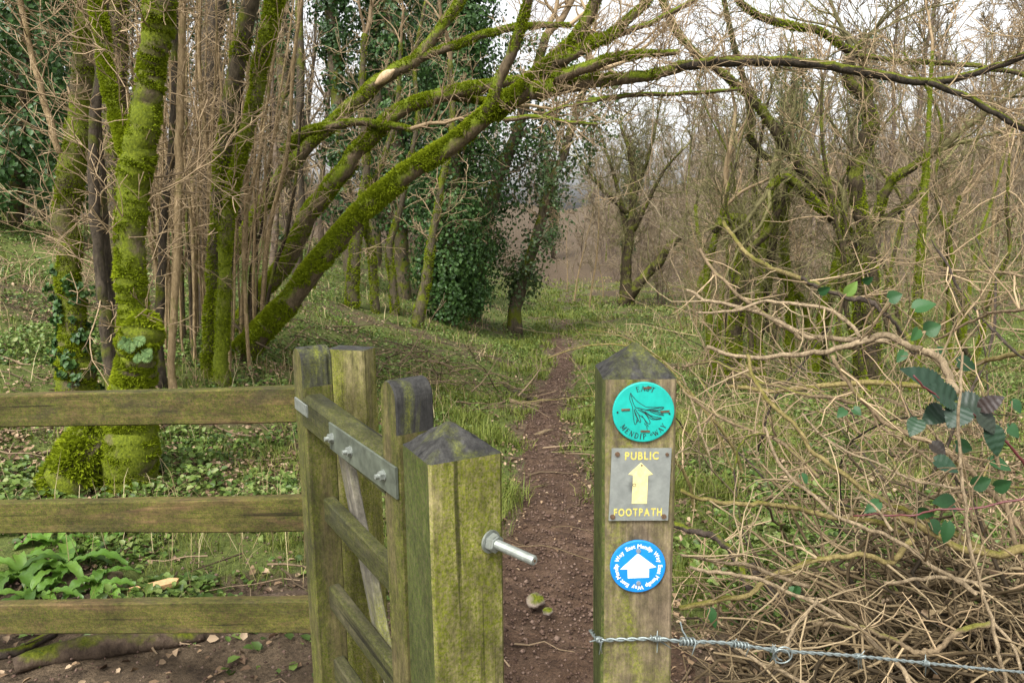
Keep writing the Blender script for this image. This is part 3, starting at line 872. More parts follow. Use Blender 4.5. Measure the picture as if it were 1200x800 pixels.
# ------------------------------------------------------------------ rail fence
fence = thing('rail_fence', (-.6, 1.99, 0), 'three rail mossy timber fence running off behind the gate', 'fence')
for k, ((xa, ya), (xb, yb)) in enumerate((((370, 472), (0, 480.5)), ((374, 599.5), (0, 605)), ((378, 719), (0, 722)))):
    a = P(xa, ya, 1.995); b = P(xb, yb, 2.24)
    dd = (b - a)
    board(fence, 'rail', a + dd * .0, a + dd * 1.75, UPZ, .1, .038, M_RAIL, 21 + k * 4, .004, 40, .0022)
# the post: front face turned a little towards the path
pc = P(383, 410, 1.975); ang = math.radians(-20)
fx, fy = np.array([math.cos(ang), math.sin(ang), 0]), np.array([-math.sin(ang), math.cos(ang), 0])
pcen = np.array([pc[0], pc[1], 0]) + fx * .056 + fy * .032
mb = sweep_box(P(400, 410, 1.96)[2] + .35, .064, .112, .004, 30, None, .0015, cap_mi=1, seed=31)
put(mb, 'post', [M_POST, M_CAP], fence, frame(pcen - UPZ * .35, (0, 0, 1), fy, np.cross((0, 0, 1), fy)))
a = P(370, 472, 1.995); b = P(0, 480.5, 2.24); e_ = a + (b - a) * 1.72; e_[1] += .07
mb = sweep_box(1.6, .09, .11, .004, 20, None, .0015, cap_mi=1, seed=37)
put(mb, 'post', [M_POST, M_CAP], fence, frame((e_[0], e_[1], -.35), (0, 0, 1), (0, 1, 0), (-1, 0, 0)))

# ------------------------------------------------------------------ growing things
def norm3(x, y, z):
    l = math.sqrt(x * x + y * y + z * z) or 1.0
    return (x / l, y / l, z / l)

def grow(out, p, d, L, r, lvl, maxlvl, rng, wob=.25, trop=.05, seg=.12, kids=(6, 5, 4), ratio=.5, ang=(.5, 1.1), tip=.25, start=.2, minr=.001):
    """one shoot and its side shoots; out gets (points, radii, level)"""
    n = max(3, min(14, int(L / seg)))
    pts = [p]; x, y, z = p; dx, dy, dz = d; st = L / n
    dirs = [d]
    for i in range(n):
        dx, dy, dz = norm3(dx + rng.gauss(0, wob), dy + rng.gauss(0, wob), dz + rng.gauss(0, wob) + trop)
        x += dx * st; y += dy * st; z += dz * st
        pts.append((x, y, z)); dirs.append((dx, dy, dz))
    rad = [max(minr, r * (1 - (1 - tip) * i / n)) for i in range(n + 1)]
    out.append((pts, rad, lvl))
    if lvl >= maxlvl: return
    k = kids[min(lvl, len(kids) - 1)]
    k = int(k) + (1 if rng.random() < k - int(k) else 0)
    for _ in range(k):
        t = start + (1 - start) * rng.random(); i = min(n, int(t * n))
        a = rng.uniform(*ang); az = rng.uniform(0, 2 * math.pi)
        D = dirs[i]
        ref = (0, 0, 1) if abs(D[2]) < .9 else (1, 0, 0)
        ux, uy, uz = norm3(D[1] * ref[2] - D[2] * ref[1], D[2] * ref[0] - D[0] * ref[2], D[0] * ref[1] - D[1] * ref[0])
        vx, vy, vz = D[1] * uz - D[2] * uy, D[2] * ux - D[0] * uz, D[0] * uy - D[1] * ux
        ca, sa, cz, sz = math.cos(a), math.sin(a), math.cos(az), math.sin(az)
        nd = norm3(D[0] * ca + (ux * cz + vx * sz) * sa, D[1] * ca + (uy * cz + vy * sz) * sa, D[2] * ca + (uz * cz + vz * sz) * sa)
        grow(out, pts[i], nd, L * ratio * rng.uniform(.5, 1.15) * (1.15 - .5 * t), max(minr, rad[i] * .6), lvl + 1, maxlvl, rng, wob, trop, seg * .8, kids, ratio, ang, tip, .15, minr)

def shoots(mb, out, sides=(8, 5, 4, 3), rng=random, v=(.2, .9), only=None):
    for pts, rad, lvl in out:
        if only is not None and lvl not in only: continue
        mb.tube(pts, rad, sides[min(lvl, len(sides) - 1)], rng.uniform(*v), cap=False)

def limb_pts(px, Y, m=7, gnarl=.5, seed=0, drop=0.0):
    """a limb traced over photo pixels (x, y, width in pixels) at its distance Y (a number or (start, end))"""
    px = np.asarray(px, float); n = len(px)
    Yv = np.full(n, Y) if np.isscalar(Y) else np.interp(np.linspace(0, 1, n), np.linspace(0, 1, len(Y)), Y)
    pts = np.array([P(a, b, y) for (a, b, _), y in zip(px, Yv)])
    rad = px[:, 2] / 2 * Yv / F
    c = smooth2(np.column_stack([pts, rad]), m)
    pts, rad = c[:, :3].copy(), np.maximum(c[:, 3], .002)
    rad = np.where(rad > .05, rad * .80, rad * .9)
    rg = np.random.default_rng(seed + 100)
    nz = rg.normal(0, 1, pts.shape); nz = (nz + np.roll(nz, 1, 0) + np.roll(nz, -1, 0)) / 3
    nz[0] = 0
    pts += nz * (rad[:, None] * .16 * gnarl + .004 * gnarl)
    jn = rg.normal(0, .09, len(rad)); jn = np.convolve(np.pad(jn, 4, mode='edge'), np.ones(9) / 9, 'valid')
    rad = rad * (1 + jn * gnarl)
    return pts, rad

def to_ground(pts, rad, flare=1.35):
    """carry the foot of a stem down into the ground"""
    p = pts[0]; gz_ = float(ground_z(p[0], p[1]))
    a = np.array([p[0], p[1], gz_ - .12])
    if p[2] > gz_ + .05:
        mid = (p + a) / 2
        return np.vstack([a, mid, pts]), np.concatenate([[rad[0] * flare], [rad[0] * (1 + (flare - 1) * .5)], rad])
    return np.vstack([a, pts]), np.concatenate([[rad[0] * flare], rad])

def twigs_on(out, pts, rad, n, L, rng, r=.004, maxlvl=1, kids=(4, 2), t0=.1, t1=1.0, up=.3, wob=.22, trop=.03, minr=.0012, seg=.09, out_dir=None):
    for _ in range(n):
        t = rng.uniform(t0, t1); i = min(len(pts) - 2, int(t * (len(pts) - 1)))
        tg = unit(pts[i + 1] - pts[i])
        d = unit(np.array([rng.gauss(0, 1), rng.gauss(0, 1), rng.gauss(0, 1) + up]) + tg * .7 + (0 if out_dir is None else np.array(out_dir)))
        grow(out, tuple(pts[i]), tuple(d), L * rng.uniform(.4, 1.2), min(r * rng.uniform(.7, 1.3), rad[i] * .7), 1, 1 + maxlvl, rng, wob, trop, seg, (0,) + tuple(kids), .5, (.4, 1.1), .3, .15, minr)

def rand_unit(n): 
    v = RNG.normal(size=(n, 3)); return v / np.linalg.norm(v, axis=1)[:, None]

def leaves(mb, ctr, axis, nrm, size, var, fold=.25, width=.42):
    """many kite shaped leaves: ctr at the stalk, axis to the tip, nrm up"""
    n = len(ctr)
    side = np.cross(axis, nrm); side /= np.linalg.norm(side, axis=1)[:, None] + 1e-9
    nn = np.cross(side, axis)
    s = np.asarray(size).reshape(-1, 1) * np.ones((n, 1))
    tip = ctr + axis * s - nn * s * .12
    m1 = ctr + axis * s * .26; m2 = ctr + axis * s * .66 - nn * s * .04
    fo = nn * s * fold * .5; sw = side * s * width
    v = np.stack([ctr, m1 - sw + fo, m2 - sw * .8 + fo, tip, m2 + sw * .8 + fo, m1 + sw + fo], 1).reshape(-1, 3)
    b = np.arange(n)[:, None] * 6
    mb.add(v, np.concatenate([b + [0, 1, 2, 3], b + [0, 3, 4, 5]], 0), None, np.repeat(np.asarray(var) * np.ones(n), 6))

def blades(mb, base, dirv, length, width, bend, var):
    """grass blades, two segments and a tip"""
    n = len(base)
    up = np.array([0, 0, 1.0])
    side = np.cross(dirv, up); side /= np.linalg.norm(side, axis=1)[:, None] + 1e-9
    L = np.asarray(length).reshape(-1, 1); w = np.asarray(width).reshape(-1, 1); bd = np.asarray(bend).reshape(-1, 1)
    hd = dirv.copy(); hd[:, 2] = 0; hd /= np.linalg.norm(hd, axis=1)[:, None] + 1e-9
    m = base + dirv * L * .5
    d2 = dirv + hd * bd - up * bd * .6; d2 /= np.linalg.norm(d2, axis=1)[:, None]
    tip = m + d2 * L * .55
    v = np.stack([base - side * w / 2, base + side * w / 2, m + side * w * .4, m - side * w * .4, tip], 1).reshape(-1, 3)
    b = np.arange(n)[:, None] * 5
    mb.add(v, b + [0, 1, 2, 3], b + [3, 2, 4], np.repeat(var, 5))

def moss_fuzz(mb, pts, rad, n, up=.6, size=.018, rg=RNG, keep=.0, var=(.15, 1.0)):
    """short moss shoots standing on the upper side of a limb"""
    pts = np.asarray(pts); rad = np.asarray(rad)
    seg = np.linalg.norm(np.diff(pts, axis=0), axis=1) * (rad[1:] + rad[:-1])
    cum = np.concatenate([[0], np.cumsum(seg)]); 
    u = rg.random(n * 2) * cum[-1]; i = np.clip(np.searchsorted(cum, u) - 1, 0, len(pts) - 2)
    f = ((u - cum[i]) / (seg[i] + 1e-9))[:, None]
    c = pts[i] * (1 - f) + pts[i + 1] * f; r = (rad[i] * (1 - f[:, 0]) + rad[i + 1] * f[:, 0])
    tg = pts[i + 1] - pts[i]; tg /= np.linalg.norm(tg, axis=1)[:, None]
    nv = rg.normal(size=c.shape); nv -= tg * (nv * tg).sum(1)[:, None]; nv /= np.linalg.norm(nv, axis=1)[:, None]
    w = c + nv * r[:, None]
    cl = (fbm(w[:, 0] * 7, w[:, 1] * 7, 55, 3) + fbm(w[:, 1] * 7, w[:, 2] * 7, 56, 3) + fbm(w[:, 2] * 7 + 3, w[:, 0] * 7, 57, 3)) / 3; cl = np.clip(.45 + (cl - .44) * 1.9, .05, .95)
    prob = np.clip(keep + .5 + up * nv[:, 2] + (cl - .44) * 3.0, 0, 1)
    k = rg.random(len(w)) < prob
    w, nv, tg, cl, r = w[k], nv[k], tg[k], cl[k], r[k]; m_ = len(w)
    d = nv + rg.normal(size=w.shape) * .55 - np.array([0, 0, .25]); d /= np.linalg.norm(d, axis=1)[:, None]
    s = np.minimum(size, .006 + r * .26) * rg.uniform(.45, 1.3, m_) * (.6 + .9 * cl)
    sd = np.cross(d, rg.normal(size=w.shape)); sd /= np.linalg.norm(sd, axis=1)[:, None]
    ww = (s * .32)[:, None]
    v = np.stack([w - nv * .003 - sd * ww, w - nv * .003 + sd * ww, w + d * s[:, None]], 1).reshape(-1, 3)
    va = np.clip(var[0] + (var[1] - var[0]) * (.25 * rg.random(m_) + .75 * cl + .25 * nv[:, 2] - .05), 0, 1)
    b = np.arange(m_)[:, None] * 3
    mb.add(v, None, b + [0, 1, 2], np.stack([va * .5, va * .5, va], 1).reshape(-1))

def ivy_cloud(mb, pts, R, lumps, per, size, rg, t0=.1, t1=1.0, lump_r=(.2, .5), out_bias=.75, var=(0, 1), squash=1.0):
    pts = np.asarray(pts); n = len(pts)
    for _ in range(lumps):
        t = rg.uniform(t0, t1) * (n - 1); i = min(n - 2, int(t)); f = t - i
        c = pts[i] * (1 - f) + pts[i + 1] * f
        Rr = R(t / (n - 1)) if callable(R) else R
        a = rg.uniform(0, 2 * math.pi); rr = Rr * (out_bias + (1 - out_bias) * rg.random()) * rg.uniform(.5, 1.1)
        lr = rg.uniform(*lump_r) * min(1.0, Rr * 1.6)
        cc = c + np.array([math.cos(a) * rr, math.sin(a) * rr, 0])
        k = max(6, int(per * rg.uniform(.5, 1.4)))
        v = rg.normal(size=(k, 3)); v /= np.linalg.norm(v, axis=1)[:, None]
        q = cc + v * lr * (rg.random((k, 1)) ** .4) * np.array([1, 1, squash * 1.15])
        outw = v * .8 + np.array([math.cos(a), math.sin(a), .15]) + rg.normal(size=(k, 3)) * .5
        outw /= np.linalg.norm(outw, axis=1)[:, None]
        ax = np.cross(outw, rg.normal(size=(k, 3))) - np.array([0, 0, .7]); ax -= outw * (ax * outw).sum(1)[:, None]
        ax /= np.linalg.norm(ax, axis=1)[:, None] + 1e-9
        lv = rg.uniform(var[0], var[1])
        leaves(mb, q, ax, outw, size * rg.uniform(.55, 1.2, k), np.clip(lv * .5 + rg.random(k) * .5 * (var[1] - var[0]) + var[0] * .5, 0, 1))

def part(mb, name, mat, parent): return mb.build(name, mat, parent) if mb.n else None

rngT = random.Random(11)

M_LIMB = bark_mat('backlit_limb_bark', (.014, .012, .009), (.06, .046, .032), .22, up=1.0)  # little moss; backlit darkness of the overhead limb put into the bark colour
# ---------------- the big leaning mossy tree
Yl = GY(272, 432)
main, mr = limb_pts([(262, 436, 42), (289, 408, 36), (339, 352, 32), (405, 269, 29), (460, 217, 27), (515, 179, 26), (570, 137, 25), (625, 99, 28), (666, 60, 24), (685, 30, 17), (699, 0, 14), (712, -45, 10)], (Yl, Yl - .3, Yl - .7), 9, .5, 1)
main, mr = to_ground(main, mr, 1.15)
base = (main[0][0], main[0][1], float(ground_z(main[0][0], main[0][1])))
lean_t = thing('leaning_tree', base, 'big leaning tree thick with bright moss that arches over the path', 'tree')
mb = MB(); mb.tube(main, mr, 20, .5, lump=.10, lumpf=7); lt_trunk = part(mb, 'trunk', M_MOSSBARK, lean_t)
Yq = Yl - .6
LIMBS = [
 ([(622, 108, 22), (670, 100, 20), (720, 93, 17), (760, 88, 14.5), (800, 78, 13)], (Yq, Yq - .2), 16, .8),
 ([(790, 80, 13), (810, 76, 13), (850, 73, 13), (900, 72, 12.5), (960, 76, 12), (1000, 82, 11.5), (1040, 90, 11), (1085, 96, 10), (1130, 90, 10), (1165, 78, 9), (1200, 66, 9), (1250, 40, 7)], (Yq - .2, Yq - .4, Yq - .8), 40, .8),
 ([(1088, 96, 8), (1130, 112, 8), (1165, 132, 8), (1200, 152, 7), (1240, 172, 6)], (Yq - .62, Yq - .8), 10, .6),
 ([(652, 74, 17), (690, 53, 14), (715, 41, 13), (740, 20, 11), (760, 0, 10), (785, -30, 8)], (Yq - .05, Yq + .4), 14, .6),
 ([(715, 45, 8), (760, 28, 7), (800, 8, 6), (840, -14, 5)], (Yq + .2, Yq + .2), 10, .6),
 ([(650, 92, 17), (700, 75, 14), (745, 64, 10), (796, 61, 7)], (Yq - .1, Yq - .5), 12, .5),
 ([(570, 132, 16), (592, 80, 15), (607, 40, 12), (619, 0, 11), (626, -30, 9)], (Yq, Yq - .3), 8, .6),
 ([(592, 141, 7), (630, 137, 6), (665, 143, 5), (700, 146, 4)], (Yq - .1, Yq - .6), 10, .35),
 ([(633, 138, 5), (655, 127, 4.5), (672, 123, 4), (700, 118, 3)], (Yq - .2, Yq - .4), 8, .4),
 ([(690, 118, 7), (740, 112, 6), (790, 110, 5), (830, 108, 5), (870, 104, 4)], (Yq - .2, Yq + .6), 12, .5),
]
tw = []
for i, (px, yy, nt_, tl) in enumerate(LIMBS):
    pts, rd = limb_pts(px, yy, 8, .7, 20 + i)
    mb = MB(); mb.tube(pts, rd, 12 if rd[0] > .05 else 8, .5, lump=.10, lumpf=10)
    part(mb, 'branch', M_MOSSBARK if i not in (1, 2) else M_LIMB, lean_t)
    twigs_on(tw, pts, rd, int(nt_ * 1.7), tl * 1.15, rngT, .0045, 2, (4, 3), up=.2, minr=.0022)
    if i in (0, 3, 5, 6):
        mf = MB(); moss_fuzz(mf, pts[: int(len(pts) * .85)], rd[: int(len(pts) * .85)], 6000 if i == 0 else 4400, .55, .022, keep=.0)
        part(mf, 'moss', M_MOSS, lean_t)
mb = MB(); shoots(mb, tw, (6, 4, 3, 3), rngT); part(mb, 'twigs', M_TWIG, lean_t)
mf = MB(); moss_fuzz(mf, main, mr, 70000, .72, .024, keep=-.05); mo = part(mf, 'moss', M_MOSS, lean_t)

# ---------------- second leaning tree and the scarred one above it
def traced_tree(name, label, trunk, Y, mat, limbs=(), twn=30, twL=.6, moss=0, sides=14, group=None, cat='tree', twmat=None, ground=True, lump=.1, lumpf=8, flare=1.35, twr=.0045, kids=(4, 3), seed=0, fuzz=.020, up=.4, minr=.0022, bmat=None, mossup=.5, keep=.0, lvl=2, carry=True):
    pts, rd = limb_pts(trunk, Y, 8, .7, seed)
    if ground: pts, rd = to_ground(pts, rd, flare)
    b = (pts[0][0], pts[0][1], float(ground_z(pts[0][0], pts[0][1])))
    t = thing(name, b, label, cat, group)
    mb = MB(); mb.tube(pts, rd, sides, .5, lump=lump, lumpf=lumpf); part(mb, 'trunk', mat, t)
    tw = []
    rg = random.Random(seed + 5)
    def carry_on(p_, r_):
        d = unit(p_[-1] - p_[-3])
        for q in range(2):
            dd = unit(d + np.array([rg.gauss(0, .25), rg.gauss(0, .25), rg.gauss(.1, .2)]))
            grow(tw, tuple(p_[-1] - d * .02), tuple(dd), min(2.6, r_[-1] * 45 + .3) * rg.uniform(.6, 1.1), r_[-1] * (.95 if q == 0 else .6), 0, 2, rg, .16, .05, .12, (7, 4), .5, (.4, 1.0), .2, .15, minr)
    if carry: carry_on(pts, rd)
    twigs_on(tw, pts, rd, twn, twL, rg, twr, lvl, kids, t0=.3, up=up, minr=minr)
    for i, (px, yy) in enumerate(limbs):
        p2, r2 = limb_pts(px, yy, 7, .9, seed + 40 + i)
        mb = MB(); mb.tube(p2, r2, 9, .5, lump=lump, lumpf=lumpf * 1.3); part(mb, 'branch', bmat or mat, t)
        carry_on(p2, r2)
        twigs_on(tw, p2, r2, max(4, twn // 3), twL, rg, twr, lvl, kids, up=up, minr=minr)
        if moss: 
            mf = MB(); moss_fuzz(mf, p2, r2, moss // 4, mossup, fuzz, keep=keep); part(mf, 'moss', M_MOSS, t)
    if tw:
        mb = MB(); shoots(mb, tw, (7, 4, 3, 3), rg); part(mb, 'twigs', twmat or M_TWIG, t)
    if moss:
        mf = MB(); moss_fuzz(mf, pts, rd, moss, mossup, fuzz, keep=keep); part(mf, 'moss', M_MOSS, t)
    return t, pts, rd

Y2 = GY(275, 405) + .6
traced_tree('leaning_tree', 'slimmer mossy tree leaning just above the big leaning one, bent near level at its top',
    [(270, 405, 26), (284, 374, 26), (333, 308, 25), (366, 247, 24), (399, 203, 23), (432, 162, 22), (476, 126, 20), (515, 113, 19), (548, 104, 18), (592, 96, 15), (625, 91, 12), (668, 84, 8)], (Y2, Y2 - .2, Y2 - .5), M_MOSSBARK,
    [([(331, 180, 13), (355, 157, 13), (388, 147, 11), (421, 144, 10), (460, 148, 9), (482, 151, 6)], (Y2 - .1, Y2 - .4)), ([(515, 113, 9), (560, 118, 7), (600, 121, 5)], (Y2 - .3, Y2))], 22, .5, 34000, seed=61, keep=.1, mossup=.55)
Y3 = GY(255, 395) + 1.4
traced_tree('leaning_tree', 'mossy tree with a pale bark scar leaning out over the slimmer leaning one',
    [(238, 360, 24), (262, 318, 23), (295, 264, 22), (333, 203, 21), (372, 159, 20), (416, 121, 19), (454, 88, 18), (478, 76, 17), (498, 60, 16), (512, 40, 14), (540, 0, 12), (560, -40, 10)], (Y3, Y3 - .2, Y3 - .2), M_MOSSBARK,
    [([(490, 70, 12), (537, 52, 11), (581, 38, 9), (614, 30, 8), (669, 30, 6)], (Y3 - .2, Y3 - .5))], 20, .5, 26000, seed=62, keep=.1, mossup=.5)
o3 = [o for o in bpy.data.objects if o.get('label', '').startswith('mossy tree with a pale bark scar')][0]
sp_, sr_ = limb_pts([(440, 99, 12), (447, 93, 14), (455, 87, 14), (462, 82, 10)], Y3 - .36, 5, .2, 3)
mb = MB(); mb.tube(sp_, sr_ * np.sin(np.linspace(.3, 2.8, len(sr_))), 10, .5); part(mb, 'bark_scar', bark_mat('fresh_scar', (.32, .21, .11), (.6, .44, .27), 0), o3)

# ---------------- left: the two mossy trunks behind the fence
Yb = GY(150, 556)
tB, pB, rB = traced_tree('mossy_tree', 'stout mossy trunk with a bulging foot and a small fern, behind the fence',
    [(152, 560, 82), (153, 520, 74), (154, 470, 62), (158, 425, 56), (160, 395, 49), (156, 370, 42), (153, 310, 39), (154, 250, 39), (158, 205, 43), (167, 160, 40), (174, 110, 36), (181, 60, 35), (188, 10, 40), (194, -60, 36)], Yb, M_MOSSBARK2,
    [([(160, 200, 20), (140, 150, 18), (128, 90, 16), (118, 20, 15), (112, -40, 12)], (Yb + .1, Yb + .5))], 26, .8, 70000, 22, seed=71, fuzz=.016, mossup=.15, lump=.07, lumpf=5, keep=.08, flare=1.15)
# the mossy burr at its foot
bc = P(167, 388, Yb - .12)
mb = MB(); mb.tube([bc + np.array([-.10, .06, -.12]), bc + np.array([-.03, .02, -.05]), bc + np.array([.01, 0, .0]), bc + np.array([.0, .05, .09])], [.05, .10, .10, .05], 14, .5, lump=.2, lumpf=12)
part(mb, 'burr', M_MOSSBARK2, tB)
mf = MB(); moss_fuzz(mf, [bc + np.array([-.10, .06, -.12]), bc + np.array([-.03, .02, -.05]), bc, bc + np.array([0, .05, .09])], [.05, .10, .10, .05], 3500, .3, .022, keep=.5, var=(.4, 1.1)); part(mf, 'moss', M_MOSS, tB)
# second root lobe left of it
mb = MB(); lob = np.array([P(60, 590, Yb - .05), P(85, 560, Yb - .1), P(110, 520, Yb), P(125, 470, Yb + .1)]); lr_ = np.array([.12, .15, .14, .08])
mb.tube(lob, lr_, 16, .5, lump=.22, lumpf=7); part(mb, 'root', M_MOSSBARK2, tB)
mf = MB(); moss_fuzz(mf, lob, lr_, 7000, .4, .03, keep=.25); part(mf, 'moss', M_MOSS, tB)

Ya = GY(88, 470)
tA, pA, rA = traced_tree('mossy_tree', 'ivy-flecked mossy trunk at the far left of the coppice, left of the stout one',
    [(92, 470, 60), (90, 440, 50), (88, 410, 40), (85, 370, 33), (80, 310, 31), (79, 250, 32), (86, 180, 34), (95, 120, 33), (103, 60, 34), (108, 0, 34), (112, -50, 30)], Ya, M_MOSSBARK2, [], 26, .9, 30000, 16, seed=72, fuzz=.017, mossup=.1, lump=.13, keep=.15)
mi_ = MB(); ivy_cloud(mi_, pA, .15, 90, 16, .036, RNG, .02, .40, (.05, .12), .9, (.1, .9)); part(mi_, 'ivy', M_IVY, tA)
Ybk = Ya + 1.3
traced_tree('mossy_tree', 'dark mossy trunk behind, between the two bright mossy ones',
    [(142, 400, 24), (140, 340, 24), (138, 260, 28), (135, 180, 30), (135, 100, 32), (138, 30, 32), (140, -40, 30)], Ybk, M_HALFMOSS, [], 18, .7, 4000, 12, seed=73, mossup=.1)
traced_tree('bare_tree', 'dark brown bare stem between the two mossy trunks', [(128, 425, 15), (124, 380, 15), (118, 320, 14), (112, 250, 14), (110, 160, 13), (120, 60, 12), (124, -30, 10)], Ya - .3, M_DARKBARK, [], 14, .7, 0, 9, seed=74)
traced_tree('bare_tree', 'reddish brown stem just left of the stout mossy trunk', [(133, 420, 11), (131, 370, 11), (125, 300, 11), (120, 220, 10), (116, 120, 9), (112, 0, 8)], Ya - .2, M_DARKBARK, [], 14, .7, 0, 8, seed=75)
traced_tree('bare_tree', 'straight grey-brown hazel pole right of the stout mossy trunk', [(200, 425, 10), (205, 340, 10), (209, 250, 10), (211, 150, 10), (213, 50, 9), (216, -40, 8)], Ya + .1, M_HAZEL, [], 24, .8, 0, 8, seed=76)
traced_tree('bare_tree', 'brown pole close beside the straight hazel pole', [(184, 400, 13), (189, 320, 12), (192, 250, 11), (203, 150, 10), (205, 40, 9), (208, -40, 8)], Ya + .5, M_DARKBARK, [], 18, .8, 0, 8, seed=77)
traced_tree('bare_tree', 'pale thin stem slanting up at the far left, crossing dark holly', [(70, 180, 8), (55, 130, 8), (38, 70, 7), (25, 10, 7), (15, -30, 6)], Ya - .4, M_HAZEL, [], 22, .8, 0, 7, seed=78, ground=False)
traced_tree('mossy_tree', 'left one of a pair of mossy stems rising right of the hazel stool',
    [(246, 425, 24), (250, 360, 23), (254, 300, 22), (258, 220, 22), (270, 120, 22), (284, 50, 23), (294, 0, 22), (302, -50, 18)], Ya + 1.0, M_HALFMOSS, [], 16, .7, 14000, 12, seed=79, mossup=.1)
traced_tree('mossy_tree', 'right one of a pair of mossy stems, curving right at the top',
    [(258, 420, 20), (262, 340, 19), (266, 264, 18), (281, 181, 18), (298, 121, 19), (309, 60, 21), (322, 0, 22), (332, -60, 22)], Ya + .8, M_MOSSBARK2, [], 16, .7, 16000, 12, seed=80, mossup=.1, keep=.1)
traced_tree('mossy_tree', 'thick dark trunk behind the hazel poles with ruddy bark', [(236, 400, 30), (238, 300, 30), (240, 200, 28), (246, 100, 28), (252, 0, 28), (255, -50, 24)], Ya + 3.2, M_DARKBARK, [], 16, .9, 0, 10, seed=81)

# ---------------- hazel stool: many thin poles from one foot
st_b = G(248, 428)
hz_t = thing('hazel_coppice', st_b, 'multi-stemmed hazel of thin brown poles between mossy trunks and leaning tree', 'tree')
rh = random.Random(3); tw = []
for k in range(62):
    bx = rh.uniform(186, 306); by = 436 - rh.random() * 34
    topx = bx + (bx - 245) * rh.uniform(.1, 1.1) + rh.gauss(0, 16); yy = st_b[1] + rh.uniform(-.5, .9)
    w = rh.choice([2.6, 3.2, 3.8, 4.2, 5, 6.5])
    mx = (bx + topx) / 2 + rh.gauss(0, 7)
    topy = rh.choice([-60, -40, -40, 40, 120])
    pts, rd = limb_pts([(bx, by, w), (bx * .7 + mx * .3 + rh.gauss(0, 4), by * .7 + topy * .3, w * .95), (mx, (by + topy) / 2, w * .85), (topx * .6 + mx * .4 + rh.gauss(0, 5), by * .25 + topy * .75, w * .75), (topx, topy, w * .55)], (yy, yy - rh.uniform(-.3, .6)), 6, .8, 300 + k)
    pts, rd = to_ground(pts, rd, 1.1)
    mb = MB(); mb.tube(pts, rd, 7, .5, lump=.06, lumpf=14); part(mb, 'stem', M_HAZEL if rh.random() < .75 else M_OLIVE, hz_t)
    twigs_on(tw, pts, rd, 9, .65, rh, .0036, 2, (2, 2), t0=.25, up=.25, minr=.0018, wob=.14)
mb = MB(); shoots(mb, tw, (4, 4, 3, 3), rh, (.35, 1.0)); part(mb, 'twigs', M_TWIG, hz_t)

# ---------------- ivy-clad trees in the middle distance
def ivy_tree(label, trunk, Y, R, lumps, per, size, t0, seed, mat=M_HALFMOSS, imat=None, group=None, lump_r=(.2, .5), var=(0, 1), limbs=(), tw=14, moss=0, t1=1.0):
    t, pts, rd = traced_tree('ivy_clad_tree', label, trunk, Y, mat, limbs, tw, 1.0, moss, 12, group, seed=seed, twr=.01, minr=.005, mossup=.1)
    mi_ = MB(); ivy_cloud(mi_, pts, R, lumps, per, size, np.random.default_rng(seed), t0, t1, lump_r, .6, var); part(mi_, 'ivy', imat or M_IVY, t)
    return t
Y5 = GY(540, 388)
ivy_tree('broad ivy-covered tree with a dense dark green column beside the path', [(526, 388, 26), (526, 330, 24), (528, 260, 24), (532, 180, 22), (538, 90, 20), (545, 0, 18), (550, -120, 14)], Y5, lambda t: .42 + .36 * math.sin(min(1, t * 1.3) * 2.6), 340, 84, .070, .07, 91, var=(0, .9), moss=2500, tw=40)
ivy_tree('ivy-covered tree leaning right, just right of the broad ivy column', [(554, 374, 26), (560, 320, 22), (570, 260, 20), (588, 200, 18), (614, 130, 15), (640, 40, 12)], Y5 + 2.0, lambda t: .35 + .8 * t, 150, 62, .072, .10, 92, imat=M_IVY, var=(.1, 1.0), moss=1200, tw=46)
ivy_tree('loosely ivied tree with paler leaves, farthest right of the ivy group', [(603, 362, 20), (622, 300, 16), (642, 230, 14), (664, 170, 12), (688, 90, 10)], Y5 + 2.0, lambda t: .3 + .9 * t, 110, 34, .08, .1, 93, imat=M_IVYPALE, var=(0, .7), tw=46)
Y6 = GY(470, 365)
ivy_tree('tall ivied trunk behind the leaning trees, left of the broad ivy column', [(474, 372, 26), (470, 300, 24), (466, 220, 24), (462, 120, 22), (458, 20, 20), (455, -80, 18)], Y6 + 3, .85, 150, 80, .09, .3, 94, var=(0, .8), moss=1000)
ivy_tree('narrow dark ivied trunk near the pair of curving mossy stems', [(415, 352, 22), (408, 280, 22), (402, 200, 20), (395, 100, 20), (388, 10, 18), (385, -60, 16)], Y6 + 2, .42, 110, 60, .08, .28, 95, var=(0, .5), moss=800)
ivy_tree('ivied trunk behind the broad column with its crown filling the top', [(505, 352, 22), (508, 280, 20), (512, 180, 20), (520, 60, 18), (530, -90, 14)], Y6 + 6, 1.0, 120, 90, .10, .35, 96, var=(0, .6))
ivy_tree('dark ivied tree with a wide crown behind the broken branch', [(440, 345, 18), (440, 280, 18), (442, 180, 16), (440, 60, 15), (436, -100, 12)], Y6 + 9, 1.2, 75, 60, .11, .4, 97, var=(0, .6))
ivy_tree('ivied trunk seen through the hazel poles on the left', [(330, 335, 20), (332, 260, 20), (334, 160, 18), (330, 40, 18), (325, -80, 14)], Y6 + 7, .45, 60, 55, .09, .2, 98, var=(0, .6))
ivy_tree('dark green holly-like ivied tree filling the upper left corner', [(18, 275, 20), (20, 220, 20), (24, 150, 18), (28, 60, 16), (30, -60, 12)], GY(20, 285) + 1, 1.15, 170, 80, .075, .22, 99, var=(0, .9))
ivy_tree('ivied trunk between the far left mossy trunk and the upper left ivy', [(62, 270, 16), (60, 200, 16), (56, 120, 14), (50, 20, 14), (48, -60, 12)], GY(20, 285) + 4, .6, 90, 60, .085, .3, 100, var=(0, .5))
